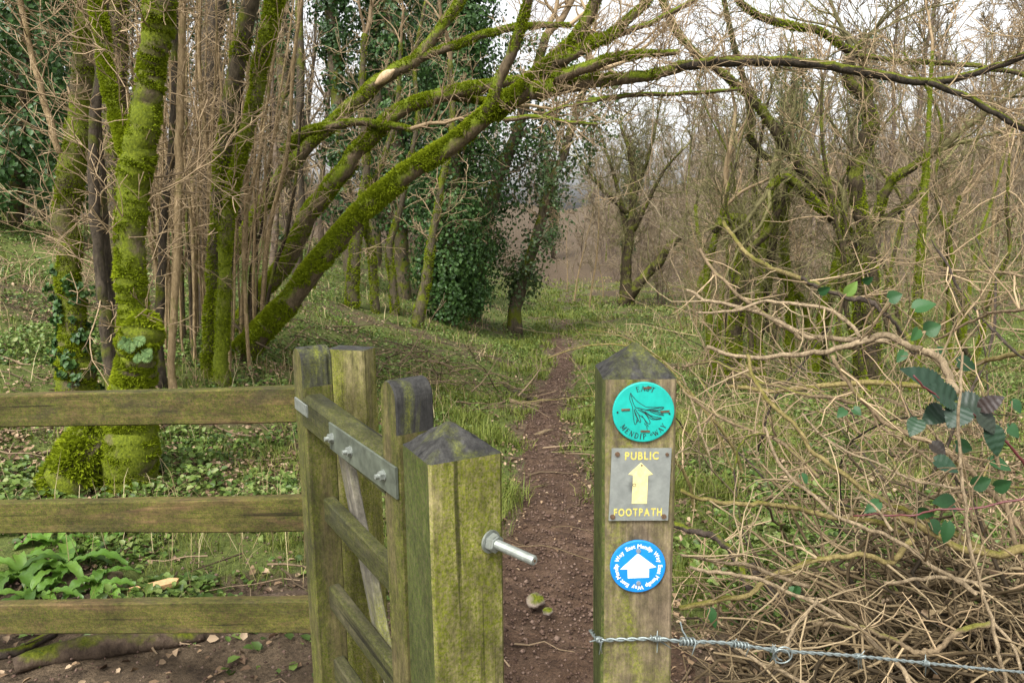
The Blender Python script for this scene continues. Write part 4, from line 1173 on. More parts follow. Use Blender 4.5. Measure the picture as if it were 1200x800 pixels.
# mossy small trunks at the foot of the ivy group
for k, (tr, lb) in enumerate((
    ([(412, 362, 22), (414, 320, 17), (418, 280, 15), (424, 240, 12), (430, 190, 11), (424, 120, 9), (428, 40, 7)], 'short thick mossy trunk left of the bent pole under the ivy'),
    ([(440, 368, 14), (438, 330, 12), (436, 290, 12), (428, 258, 10), (434, 225, 9), (452, 180, 7), (466, 120, 6), (470, 50, 4)], 'bent mossy pole under the ivied trees'),
    ([(462, 372, 13), (460, 330, 11), (456, 290, 10), (468, 250, 9), (478, 200, 8), (490, 140, 6), (486, 70, 5), (500, 0, 4)], 'thin kinked mossy pole right of the bent one'),
    ([(487, 385, 20), (496, 345, 15), (503, 300, 13), (510, 262, 11), (516, 220, 9), (530, 150, 8), (528, 70, 6)], 'mossy trunk splayed at its foot, left of the broad ivy column'),
    ([(350, 352, 16), (348, 310, 15), (352, 260, 14), (350, 200, 13), (352, 120, 12), (350, 0, 10)], 'brown bare trunk seen between the leaning trees'))):
    traced_tree('mossy_tree', lb, tr, GY(tr[0][0], tr[0][1]), M_HALFMOSS if k < 4 else M_DARKBARK, [], 18, 1.0, 7000 if k < 4 else 0, 10, seed=110 + k, twr=.007, minr=.004, mossup=.15, fuzz=.026, keep=-.05)

# ---------------- right: gnarled mossy trees over the meadow
Yr = GY(1018, 452)
OT, OM = M_OLIVE, M_TWIGMOSS
traced_tree('gnarled_tree', 'twisted olive tree with a forked top under the long overhead limb',
    [(1022, 452, 28), (1022, 400, 25), (1021, 350, 24), (1019, 315, 23), (1012, 262, 21), (1003, 225, 21), (1002, 200, 21), (1012, 173, 21), (1021, 142, 22), (1014, 120, 15), (1005, 106, 14), (993, 93, 14), (998, 66, 13), (1014, 46, 6)], Yr, OT,
    [([(1022, 262, 14), (1036, 232, 13), (1046, 210, 12), (1062, 201, 12), (1083, 186, 10)], (Yr, Yr - .3)), ([(1026, 262, 9), (1059, 241, 8), (1080, 218, 7), (1092, 200, 5)], (Yr, Yr + .3)), ([(1022, 140, 12), (1018, 110, 11), (1017, 90, 8)], (Yr, Yr)),
     ([(998, 62, 10), (960, 37, 9), (917, 29, 9), (880, 14, 8), (862, -6, 8), (850, -40, 7)], (Yr, Yr - .5)), ([(1000, 64, 6), (1050, 72, 6), (1105, 74, 6), (1160, 80, 6), (1215, 92, 5)], (Yr, Yr - 1.0))], 22, .8, 9000, 12, seed=121, twmat=OM, twr=.007, minr=.003, mossup=.3)
traced_tree('gnarled_tree', 'long leaning mossy stem slanting down right to the twisted olive tree',
    [(1008, 452, 18), (1008, 400, 18), (1006, 340, 17), (1000, 300, 17), (990, 268, 17), (968, 228, 16), (944, 205, 16), (917, 163, 15), (886, 121, 12), (865, 100, 12), (828, 73, 11), (799, 47, 10), (776, 0, 9), (765, -40, 8)], (Yr + .3, Yr), OT,
    [([(975, 257, 12), (949, 234, 12), (930, 214, 11), (915, 210, 9), (900, 224, 8)], (Yr, Yr - .3))], 28, .9, 8000, 10, seed=122, twmat=OM, twr=.007, minr=.003, mossup=.3)
traced_tree('gnarled_tree', 'zigzag mossy stem left of the long leaning one',
    [(880, 430, 13), (892, 380, 12), (902, 320, 11), (909, 260, 10), (909, 215, 10), (905, 192, 10), (881, 165, 9), (879, 140, 8), (876, 110, 8), (864, 66, 7), (850, 10, 6), (842, -30, 5)], Yr + .6, OT, [], 34, .8, 5000, 9, seed=123, twmat=OM, twr=.006, minr=.003, mossup=.3)
traced_tree('gnarled_tree', 'straight bright mossy pole standing alone on the right',
    [(1074, 425, 11), (1075, 380, 11), (1076, 340, 11), (1079, 290, 10), (1083, 230, 9), (1086, 180, 7), (1090, 120, 5), (1092, 60, 4)], Yr - .8, M_MOSSBARK2, [], 30, .8, 3600, 9, seed=124, twr=.005, minr=.0025, mossup=.1)
traced_tree('gnarled_tree', 'broken mossy stump with a snapped arm pointing left',
    [(858, 440, 22), (862, 390, 20), (866, 340, 19), (871, 290, 18), (872, 262, 17), (858, 257, 15), (846, 262, 13), (837, 271, 10)], Yr + .2, M_OLIVE, [([(872, 300, 10), (900, 272, 8), (915, 240, 7), (925, 200, 5)], (Yr, Yr))], 20, .7, 4200, 12, seed=125, carry=False, twmat=OM, twr=.006, minr=.003, mossup=.3)
SM = [
 ([(835, 430, 12), (832, 380, 11), (828, 330, 10), (835, 290, 9), (850, 240, 8)], 'thin mossy stem left of the broken stump'),
 ([(893, 440, 11), (888, 400, 11), (890, 340, 10), (893, 300, 10), (898, 262, 9), (905, 210, 6)], 'mossy stem right of the broken stump'),
 ([(925, 420, 12), (926, 370, 12), (922, 320, 11), (918, 280, 11), (921, 240, 9), (930, 200, 6)], 'mossy stem in the thicket, second right of the broken stump'),
 ([(955, 410, 11), (962, 370, 10), (975, 330, 10), (985, 290, 9), (990, 250, 7)], 'slanting mossy stem just left of the long leaning stem\'s foot'),
 ([(1140, 430, 7), (1120, 380, 7), (1110, 330, 6), (1112, 280, 5), (1125, 230, 4)], 'thin bare stem right of the bright mossy pole'),
 ([(968, 435, 10), (950, 390, 10), (938, 350, 9), (905, 310, 9), (880, 285, 7)], 'low mossy stem bowed left across the thicket')]
for k, (tr, lb) in enumerate(SM):
    traced_tree('thicket_stem', lb, tr, Yr + (.5, .2, .8, .4, -.4, .9)[k], M_MOSSBARK2 if k != 4 else M_OLIVE, [], 26, .8, 4500, 8, seed=130 + k, twmat=OM if k % 2 else M_TWIG, twr=.006, minr=.003, mossup=.2, cat='tree stem')

# ---------------- the gnarled tree beside the path in the middle distance
Ym = GY(737, 358)
traced_tree('gnarled_tree', 'spreading mossy tree beside the path with one dark arm reaching right',
    [(735, 360, 24), (733, 330, 17), (735, 300, 15), (740, 260, 12), (742, 215, 9), (738, 180, 7), (728, 150, 4)], Ym, M_OLIVE,
    [([(727, 358, 17), (750, 330, 16), (771, 308, 14), (783, 290, 11), (800, 277, 7), (830, 268, 4)], (Ym - .1, Ym - 1.2)), ([(738, 290, 9), (728, 240, 7), (718, 200, 5), (708, 170, 3)], (Ym, Ym + .5)),
     ([(742, 270, 8), (762, 230, 6), (778, 200, 4), (800, 175, 3)], (Ym, Ym - .6)), ([(741, 240, 7), (758, 190, 5), (766, 160, 4), (772, 130, 2.5)], (Ym, Ym + .6)), ([(735, 250, 8), (700, 215, 6), (685, 195, 4)], (Ym, Ym))], 46, 2.0, 900, 12, seed=141, twmat=OM, twr=.018, minr=.007, lvl=2, kids=(5, 4))

# more of the thicket's stems, alike
rgs = random.Random(91)
for k in range(16):
    px0 = rgs.uniform(800, 1190); yb = rgs.uniform(395, 470); ln = rgs.gauss(0, 45); top = rgs.uniform(40, 250); w0 = rgs.uniform(5, 10)
    tr = []
    for q in range(6):
        u = q / 5; tr.append((px0 + ln * u + rgs.gauss(0, 9) * (q > 0), yb + (top - yb) * u, w0 * (1 - .65 * u)))
    traced_tree('thicket_stem', 'crooked mossy stem among its like in the thicket on the meadow', tr, GY(px0, yb), M_OLIVE if k % 3 else M_MOSSBARK2, [], 20, .8, 3500, 8, 'crooked stems of the thicket', seed=400 + k, twmat=(OM, M_TWIG)[k % 2], twr=.006, minr=.003, mossup=.3, cat='tree stem')

# ------------------------------------------------------------------ the bare wood on the slopes
def bare_tree_mesh(seed, H, r0, branches, spread, minr, mats, lvl=3, kids=(0, 5, 4), stems=1, name='slim_tree'):
    rg = random.Random(seed); out = []; tr = MB(); tw = MB()
    for s_ in range(stems):
        d = norm3(rg.gauss(0, .05 + .16 * (stems > 1)), rg.gauss(0, .05 + .16 * (stems > 1)), 1)
        st = []
        grow(st, (rg.gauss(0, .12) * (stems > 1), rg.gauss(0, .12) * (stems > 1), -.15), d, H * rg.uniform(.8, 1), r0, 0, 0, rg, .05, .03, H / 13, tip=.12)
        pts, rad, _ = st[0]
        tr.tube(pts, rad, 7, rg.uniform(.2, .7), cap=False)
        for b in range(branches):
            t = rg.uniform(.12, 1) ** .8; i = min(len(pts) - 1, int(t * (len(pts) - 1) + .5))
            a = rg.uniform(0, 2 * math.pi); el = rg.uniform(.35, 1.25)
            L = H * spread * (1.15 - .75 * t) * rg.uniform(.5, 1.1)
            grow(out, pts[i], norm3(math.cos(a) * math.cos(el), math.sin(a) * math.cos(el), math.sin(el)), L, max(minr, rad[i] * .45), 1, lvl, rg, .16, .05, L / 7, kids, .5, (.4, .9), .25, .15, minr)
    shoots(tw, out, (5, 4, 3, 3), rg, (.1, 1.0))
    return tr, tw

M_FARBARK = bark_mat('far_bark', (.07, .052, .04), (.20, .15, .11), .12, up=.3, scale=.4)
M_FARGREEN = bark_mat('far_mossy_bark', (.06, .05, .03), (.16, .14, .07), .6, moss_cols=((.06, .07, .015), (.15, .16, .03)), up=.2, scale=.4)

def far_kind(kind, n_var, label, cat, group, H, r0, br, spread, minr, spots, mats, stems=1, lvl=3, kids=(0, 5, 4), seed=0, sc=(.75, 1.25)):
    protos = []
    for v_ in range(n_var):
        t = thing(kind, (0, 0, 0), label, cat, group)
        tr, tw = bare_tree_mesh(seed + v_, H, r0, br, spread, minr, mats, lvl, kids, stems)
        tr.build('trunk' if stems == 1 else 'stems', mats[v_ % len(mats)], t); tw.build('twigs', M_FARTWIG, t)
        protos.append(t)
    rg = random.Random(seed + 99); used = [False] * n_var
    for (x, y) in spots:
        v_ = rg.randrange(n_var); z = float(ground_z(x, y))
        rz, s_, tl = rg.uniform(0, 6.28), rg.uniform(*sc), (rg.gauss(0, .05), rg.gauss(0, .05))
        if not used[v_]:
            used[v_] = True; o = protos[v_]
            o.location = (x, y, z); o.rotation_euler = (tl[0], tl[1], rz); o.scale = (s_,) * 3
        else: copy_tree(protos[v_], (x, y, z), rz, s_, tl)
    for v_ in range(n_var):
        if not used[v_]:
            for c in list(protos[v_].children): bpy.data.objects.remove(c)
            bpy.data.objects.remove(protos[v_])

def scatter(n, xr, yr, ok, seed, dmin=1.0, yp=1.0):
    rg = random.Random(seed); pts = []; tries = 0
    while len(pts) < n and tries < n * 60:
        tries += 1
        y = yr[0] + (yr[1] - yr[0]) * rg.random() ** yp; x = rg.uniform(*xr) if not callable(xr) else rg.uniform(*xr(y))
        if not ok(x, y): continue
        if any((x - a) ** 2 + (y - b) ** 2 < dmin ** 2 for a, b in pts): continue
        pts.append((x, y))
    return pts
def px_of(x, y): return 600 + 880 * x / y
fan = lambda y: (-.82 * y - 2, .82 * y + 2)
right_spots = scatter(135, fan, (21, 88), lambda x, y: px_of(x, y) > 690 and (y > 34 or x - path_x(y) > 7.0) and (x - path_x(y) > 2.5), 5, 1.3, .9)
far_kind('slim_tree', 5, 'slim leafless brown tree standing among many like it on the right-hand slope', 'tree', 'slim bare trees on the right-hand slope', 10.5, .085, 26, .30, .0095, right_spots, [M_FARBARK, M_FARBARK, M_FARGREEN], seed=500)
mid_spots = scatter(46, fan, (40, 95), lambda x, y: 560 < px_of(x, y) <= 690 or (px_of(x, y) <= 800 and y > 60), 6, 1.2, .9)
far_kind('slim_tree', 3, 'slim leafless brown tree standing in the wood where the path vanishes', 'tree', 'slim bare trees beyond the end of the path', 11.5, .08, 26, .30, .012, mid_spots, [M_FARBARK, M_FARGREEN], seed=520)
left_spots = scatter(70, fan, (15, 62), lambda x, y: px_of(x, y) < 560 and path_x(y) - x > 4.0 and ((abs(px_of(x, y) - 250) > 40) or y > 22), 7, 1.2, .9)
far_kind('slim_tree', 4, 'slim leafless brown tree standing among others on the left bank', 'tree', 'slim bare trees on the left bank', 11.5, .10, 24, .26, .008, left_spots, [M_FARBARK, M_FARGREEN, M_FARBARK], seed=540)
shrub_spots = scatter(200, fan, (19, 70), lambda x, y: abs(x - path_x(y)) > 2.2 and (px_of(x, y) > 640 and (y > 26) or (px_of(x, y) < 560 and path_x(y) - x > 3.5)), 8, .9, .9)
far_kind('bare_shrub', 4, 'leafless brown many-stemmed shrub low among the slim bare trees', 'shrub', 'bare brown shrubs under the far trees', 3.4, .022, 9, .36, .007, shrub_spots, [M_FARBARK], stems=6, seed=560, lvl=3, kids=(0, 4, 3))
near_spots = scatter(16, fan, (12, 21), lambda x, y: 800 < px_of(x, y) < 1260 and x - path_x(y) > 2.2, 14, .8)
far_kind('bare_shrub', 3, 'leafless twiggy brown bush in the thicket on the right of the meadow', 'shrub', 'bare bushes in the thicket', 2.9, .018, 11, .34, .0034, near_spots, [M_HAZEL, M_OLIVE], stems=6, seed=640, lvl=3, kids=(0, 4, 3))
gap_spots = scatter(20, fan, (24, 44), lambda x, y: 668 < px_of(x, y) < 860 and abs(px_of(x, y) - 745) > 62 and x - path_x(y) > 1.0, 16, .8)
far_kind('slim_tree', 2, 'slim leafless tree at the far end of the meadow, close right of the path', 'tree', 'slim trees right of the far path', 8.5, .06, 24, .30, .008, gap_spots, [M_FARGREEN, M_FARBARK], seed=660)
sap_spots = [(float(P(px, 400, y)[0]), y) for px, y in ((690, 26), (706, 33), (672, 30), (664, 38), (800, 21), (828, 24), (770, 30), (850, 19), (1120, 15), (1165, 13), (1190, 17), (1060, 19), (940, 18), (985, 22))]
far_kind('bare_sapling', 3, 'thin pale leafless sapling rising from the meadow edge', 'sapling', 'thin saplings along the meadow', 5.2, .03, 22, .26, .0055, sap_spots, [M_HAZEL, M_FARGREEN], seed=580)
ivy_far = thing('ivy_clad_tree', (0, 0, 0), 'distant dark evergreen-looking trunk wrapped in ivy among the bare trees', 'tree', 'distant ivied trees among the bare wood')
rgI = np.random.default_rng(5); stm = np.column_stack([np.linspace(0, .4, 9), np.zeros(9), np.linspace(-.1, 11, 9)])
mb = MB(); mb.tube(stm, np.linspace(.2, .06, 9), 8); mb.build('trunk', M_DARKBARK, ivy_far)
mb = MB(); ivy_cloud(mb, stm, lambda t: .7 + .4 * math.sin(t * 3), 150, 42, .14, rgI, .12, 1.0, (.25, .6), .6, (0, .7)); mb.build('ivy', M_IVY, ivy_far)
ivs = [(-9.5, 21), (-13, 24), (-7.8, 27), (-16, 27), (-11.5, 32), (-5.2, 33), (-19, 31), (-3.5, 40), (16.5, 46), (3.5, 62), (9, 58), (24, 52), (-22, 38), (-8, 44), (-14, 18), (-26, 30)]
for i, (x, y) in enumerate(ivs):
    z = float(ground_z(x, y)); rr = (i * 2.4) % 6.28; s_ = .8 + .45 * ((i * 37) % 10) / 10
    if i == 0: ivy_far.location = (x, y, z); ivy_far.rotation_euler = (0, 0, rr); ivy_far.scale = (s_,) * 3
    else: copy_tree(ivy_far, (x, y, z), rr, s_, (.04 * math.sin(i), .05 * math.cos(i * 2)))

# ------------------------------------------------------------------ ground cover
def cand(n, y0, y1, xf=.8, side=None, yexp=0.0, seed=1):
    rg = np.random.default_rng(seed)
    Y = np.exp(rg.uniform(math.log(y0), math.log(y1), n)); x = rg.uniform(-1, 1, n) * (xf * Y + .8)
    return x, Y, rg
def surf_normal(x, Y, e=.05):
    zx = (ground_z(x + e, Y) - ground_z(x - e, Y)) / (2 * e); zy = (ground_z(x, Y + e) - ground_z(x, Y - e)) / (2 * e)
    n = np.column_stack([-zx, -zy, np.ones(len(x))]); return n / np.linalg.norm(n, axis=1)[:, None]

# grass
x, Y, rg = cand(520000, 2.6, 48, seed=21)
g = greenness(x, Y); tuft = fbm(x * 2.6, Y * 2.6, 61, 3); dx = x - path_x(Y)
verge = np.exp(-((np.abs(dx) - path_half(Y) - .45) / .6) ** 2)
right = sstep(.3, 2.0, dx)
prob = g * (.12 + 1.2 * verge + .55 * right * sstep(4, 7, Y)) * (.25 + 1.6 * sstep(.42, .60, tuft))
k = rg.random(len(x)) < np.clip(prob, 0, .95); x, Y, tuft, verge, right = x[k], Y[k], tuft[k], verge[k], right[k]
n = len(x)
z = ground_z(x, Y) - .008
a = rg.uniform(0, 2 * math.pi, n); le = rg.uniform(.1, .75, n)
d = np.column_stack([np.cos(a) * le, np.sin(a) * le, np.ones(n)]); d /= np.linalg.norm(d, axis=1)[:, None]
L = rg.uniform(.035, .11, n) * (.6 + 1.1 * sstep(.45, .62, tuft) + .5 * verge) * (1 + .25 * sstep(8, 25, Y))
W = np.maximum(.0035, .0011 * Y) * rg.uniform(.7, 1.2, n)
va = np.clip(.12 + .45 * rg.random(n) + .5 * (tuft - .45) + .18 * (rg.random(n) < .18) + .35 * right * (rg.random(n) < .45), 0, 1)
mb = MB(); blades(mb, np.column_stack([x, Y, z]), d, L, W, rg.uniform(.2, 1.3, n), va)
tag(mb.build('grass', M_GRASS), kind='stuff')

# dead pale stalks and grass
x, Y, rg = cand(60000, 2.6, 40, seed=22)
dx = x - path_x(Y); pt = fbm(x * 1.1, Y * 1.1, 71, 3)
prob = sstep(.5, 1.2, np.abs(dx)) * sstep(.40, .58, pt) * np.where(dx > 0, .5, .25) * sstep(2.3, 3.4, Y) * np.where((Y < 6) & (dx > 0), .3, 1)
k = rg.random(len(x)) < prob; x, Y = x[k], Y[k]; n = len(x)
a = rg.uniform(0, 2 * math.pi, n); le = np.abs(rg.normal(.3, .5, n))
d = np.column_stack([np.cos(a) * le, np.sin(a) * le, np.ones(n)]); d /= np.linalg.norm(d, axis=1)[:, None]
mb = MB(); blades(mb, np.column_stack([x, Y, ground_z(x, Y) - .01]), d, rg.uniform(.12, .46, n), np.maximum(.003, .0008 * Y), rg.uniform(.1, 1.2, n), rg.random(n))
tag(mb.build('dead_grass', M_DEADGRASS), kind='stuff')

# low herbs and ground ivy
x, Y, rg = cand(300000, 2.3, 30, seed=23)
dx = x - path_x(Y); pt = fbm(x * 1.5, Y * 1.5, 81, 4); g = greenness(x, Y)
prob = (.2 + g) * sstep(.40, .56, pt) * np.where(dx < 0, .9, 1.0) * np.where((Y < 4.5) & (dx < 0), .6, 1) * sstep(.15, .6, np.abs(dx) - path_half(Y)) * sstep(2.2, 3.0, Y + .8 * (pt - .4))
k = rg.random(len(x)) < np.clip(prob, 0, 1); x, Y, pt = x[k], Y[k], pt[k]; n = len(x)
hgt = rg.random(n) * (.02 + .10 * sstep(.5, .65, pt))
c = np.column_stack([x, Y, ground_z(x, Y) + .006 + hgt])
nm = surf_normal(x, Y) + rg.normal(size=(n, 3)) * .45; nm /= np.linalg.norm(nm, axis=1)[:, None]
ax = np.cross(nm, rg.normal(size=(n, 3))); ax /= np.linalg.norm(ax, axis=1)[:, None]
mb = MB(); leaves(mb, c, ax, nm, np.maximum(rg.uniform(.018, .05, n), .0028 * Y), np.clip(rg.random(n) * .75 + .25 * hgt / .1, 0, 1), .3, .36)
tag(mb.build('herbs', M_HERB), kind='stuff')

# fallen leaves
x, Y, rg = cand(160000, 1.6, 34, seed=24)
dx = x - path_x(Y); pt = fbm(x * 1.2, Y * 1.2, 91, 4)
prob = np.where((Y < 3.6) & (dx < .2) & (vnoise(x * 2.2, Y * 2.2, 5) < .85), .04, 1.0) * np.where(np.abs(dx) < path_half(Y) * .8, .07, .22 + .9 * sstep(.42, .6, pt) * (1 - .6 * greenness(x, Y)))
prob = prob * np.where(dx < -.5, 1.2, .8) + .35 * (dx < -1.2) * (Y > 3.6) * sstep(.44, .56, fbm(x * .7 + 5, Y * .7, 191, 3))
k = rg.random(len(x)) < np.clip(prob, 0, 1); x, Y = x[k], Y[k]; n = len(x)
on_path = np.abs(x - path_x(Y)) < path_half(Y) * 1.1
nm = surf_normal(x, Y) + rg.normal(size=(n, 3)) * .35; nm /= np.linalg.norm(nm, axis=1)[:, None]
ax = np.cross(nm, rg.normal(size=(n, 3))); ax /= np.linalg.norm(ax, axis=1)[:, None]
mb = MB(); leaves(mb, np.column_stack([x, Y, ground_z(x, Y) + np.where(on_path, .03, .01) + rg.random(n) * .012]), ax, nm, np.maximum(rg.uniform(.014, .045, n) * np.where(on_path, .6, 1), .002 * Y), rg.random(n), .35, .34)
tag(mb.build('fallen_leaves', M_LITTER), kind='stuff')

# fallen twigs
M_HEAPT = leaf_mat('ground_twig_bark', ((.05, .036, .022), (.13, .092, .055), (.27, .195, .12)), .8, .2)
rgk = random.Random(31); mb = MB()
for _ in range(1500):
    Y_ = math.exp(rgk.uniform(math.log(2.2), math.log(22))); x_ = rgk.uniform(-.75 * Y_, .75 * Y_)
    if abs(x_ - path_x(Y_)) < path_half(Y_) and rgk.random() < .8: continue
    if Y_ < 4 and rgk.random() < .6: continue
    if rgk.random() < .3 and x_ < 0: continue
    L_ = rgk.uniform(.08, .5); a_ = rgk.uniform(0, 6.28); pts = []
    for q in range(5):
        a_ += rgk.gauss(0, .2); t_ = q / 4
        X_ = x_ + math.cos(a_) * L_ * t_; YY = Y_ + math.sin(a_) * L_ * t_
        pts.append((X_, YY, float(ground_z(X_, YY)) + .012 + rgk.random() * .02))
    mb.tube(pts, np.linspace(.005, .002, 5) * rgk.uniform(.5, 1.5) * (1 + Y_ * .03), 4, rgk.random(), cap=False)
tag(mb.build('fallen_twigs', M_HEAPT), kind='stuff')

# crumbs and little stones on the mud
rg = np.random.default_rng(41); mb = MB(); n = 9000
Y = np.exp(rg.uniform(math.log(1.7), math.log(14), n)); x = path_x(Y) + rg.normal(0, 1, n) * path_half(Y) * .7
nearm = rg.random(n) < .35; x = np.where(nearm, rg.uniform(-2.6, .6, n), x); Y = np.where(nearm, rg.uniform(1.8, 3.6, n), Y)
s_ = rg.uniform(.002, .0075, n) * np.where(rg.random(n) < .06, 1.7, 1) * (1 + .06 * Y)
oc = np.array([[1, 0, 0], [0, 1, 0], [-1, 0, 0], [0, -1, 0], [0, 0, .8], [0, 0, -.6]])
V = np.column_stack([x, Y, ground_z(x, Y) + .018])[:, None, :] + oc[None] * s_[:, None, None] * rg.uniform(.6, 1.4, (n, 6, 1))
b = np.arange(n)[:, None, None] * 6
T = (b + np.array([[0, 1, 4], [1, 2, 4], [2, 3, 4], [3, 0, 4], [1, 0, 5], [2, 1, 5], [3, 2, 5], [0, 3, 5]])[None]).reshape(-1, 3)
mb.add(V.reshape(-1, 3), None, T, np.repeat(rg.random(n), 6))
tag(mb.build('soil_crumbs', leaf_mat('soil_crumb', ((.04, .024, .017), (.10, .062, .045), (.18, .125, .095)), .9, .2)), kind='stuff')

# ------------------------------------------------------------------ dead branches at the right
M_DEADPALE = bark_mat('dead_pale_bark', (.11, .08, .046), (.38, .29, .18), .0, rough_scale=70)
M_DEADTAN = bark_mat('dead_tan_bark', (.085, .06, .034), (.28, .205, .12), .15, moss_cols=((.09, .085, .015), (.19, .18, .04)), up=.3, rough_scale=60)
M_DEADOLIVE = bark_mat('dead_olive_bark', (.11, .085, .03), (.30, .235, .095), .2, moss_cols=((.09, .085, .015), (.17, .155, .03)), up=.4, rough_scale=60)
M_DEADDARK = bark_mat('dead_dark_bark', (.022, .016, .012), (.085, .065, .05), .1, up=.5)
M_REDSTEM = plain_mat('red_bramble_stem', (.10, .022, .022), .5, 0, .4, 200)
GRP = None
def dead(label, px, Y, mat, tw=6, L=.25, seed=0, name='dead_branch', cat='branch', k=9, twmat=None, lump=.10):
    pts, rd = limb_pts(px, Y, 6, 1.0, seed)
    t = thing(name, tuple(pts[0]), label, cat)
    mb = MB(); mb.tube(pts, rd, k, .5, lump=lump, lumpf=22); part(mb, 'stem', mat, t)
    if tw:
        o = []; rg = random.Random(seed); twigs_on(o, pts, rd, tw, L, rg, .003, 1, (2,), t0=.05, up=.15, minr=.0011, wob=.22, seg=.05)
        mb = MB(); shoots(mb, o, (5, 5, 4, 3), rg, (.3, 1)); part(mb, 'twigs', twmat or M_PALEWOOD, t)
    return t
def dw(pts, w0, w1): return [(x, y, w0 + (w1 - w0) * i / (len(pts) - 1)) for i, (x, y) in enumerate(pts)]
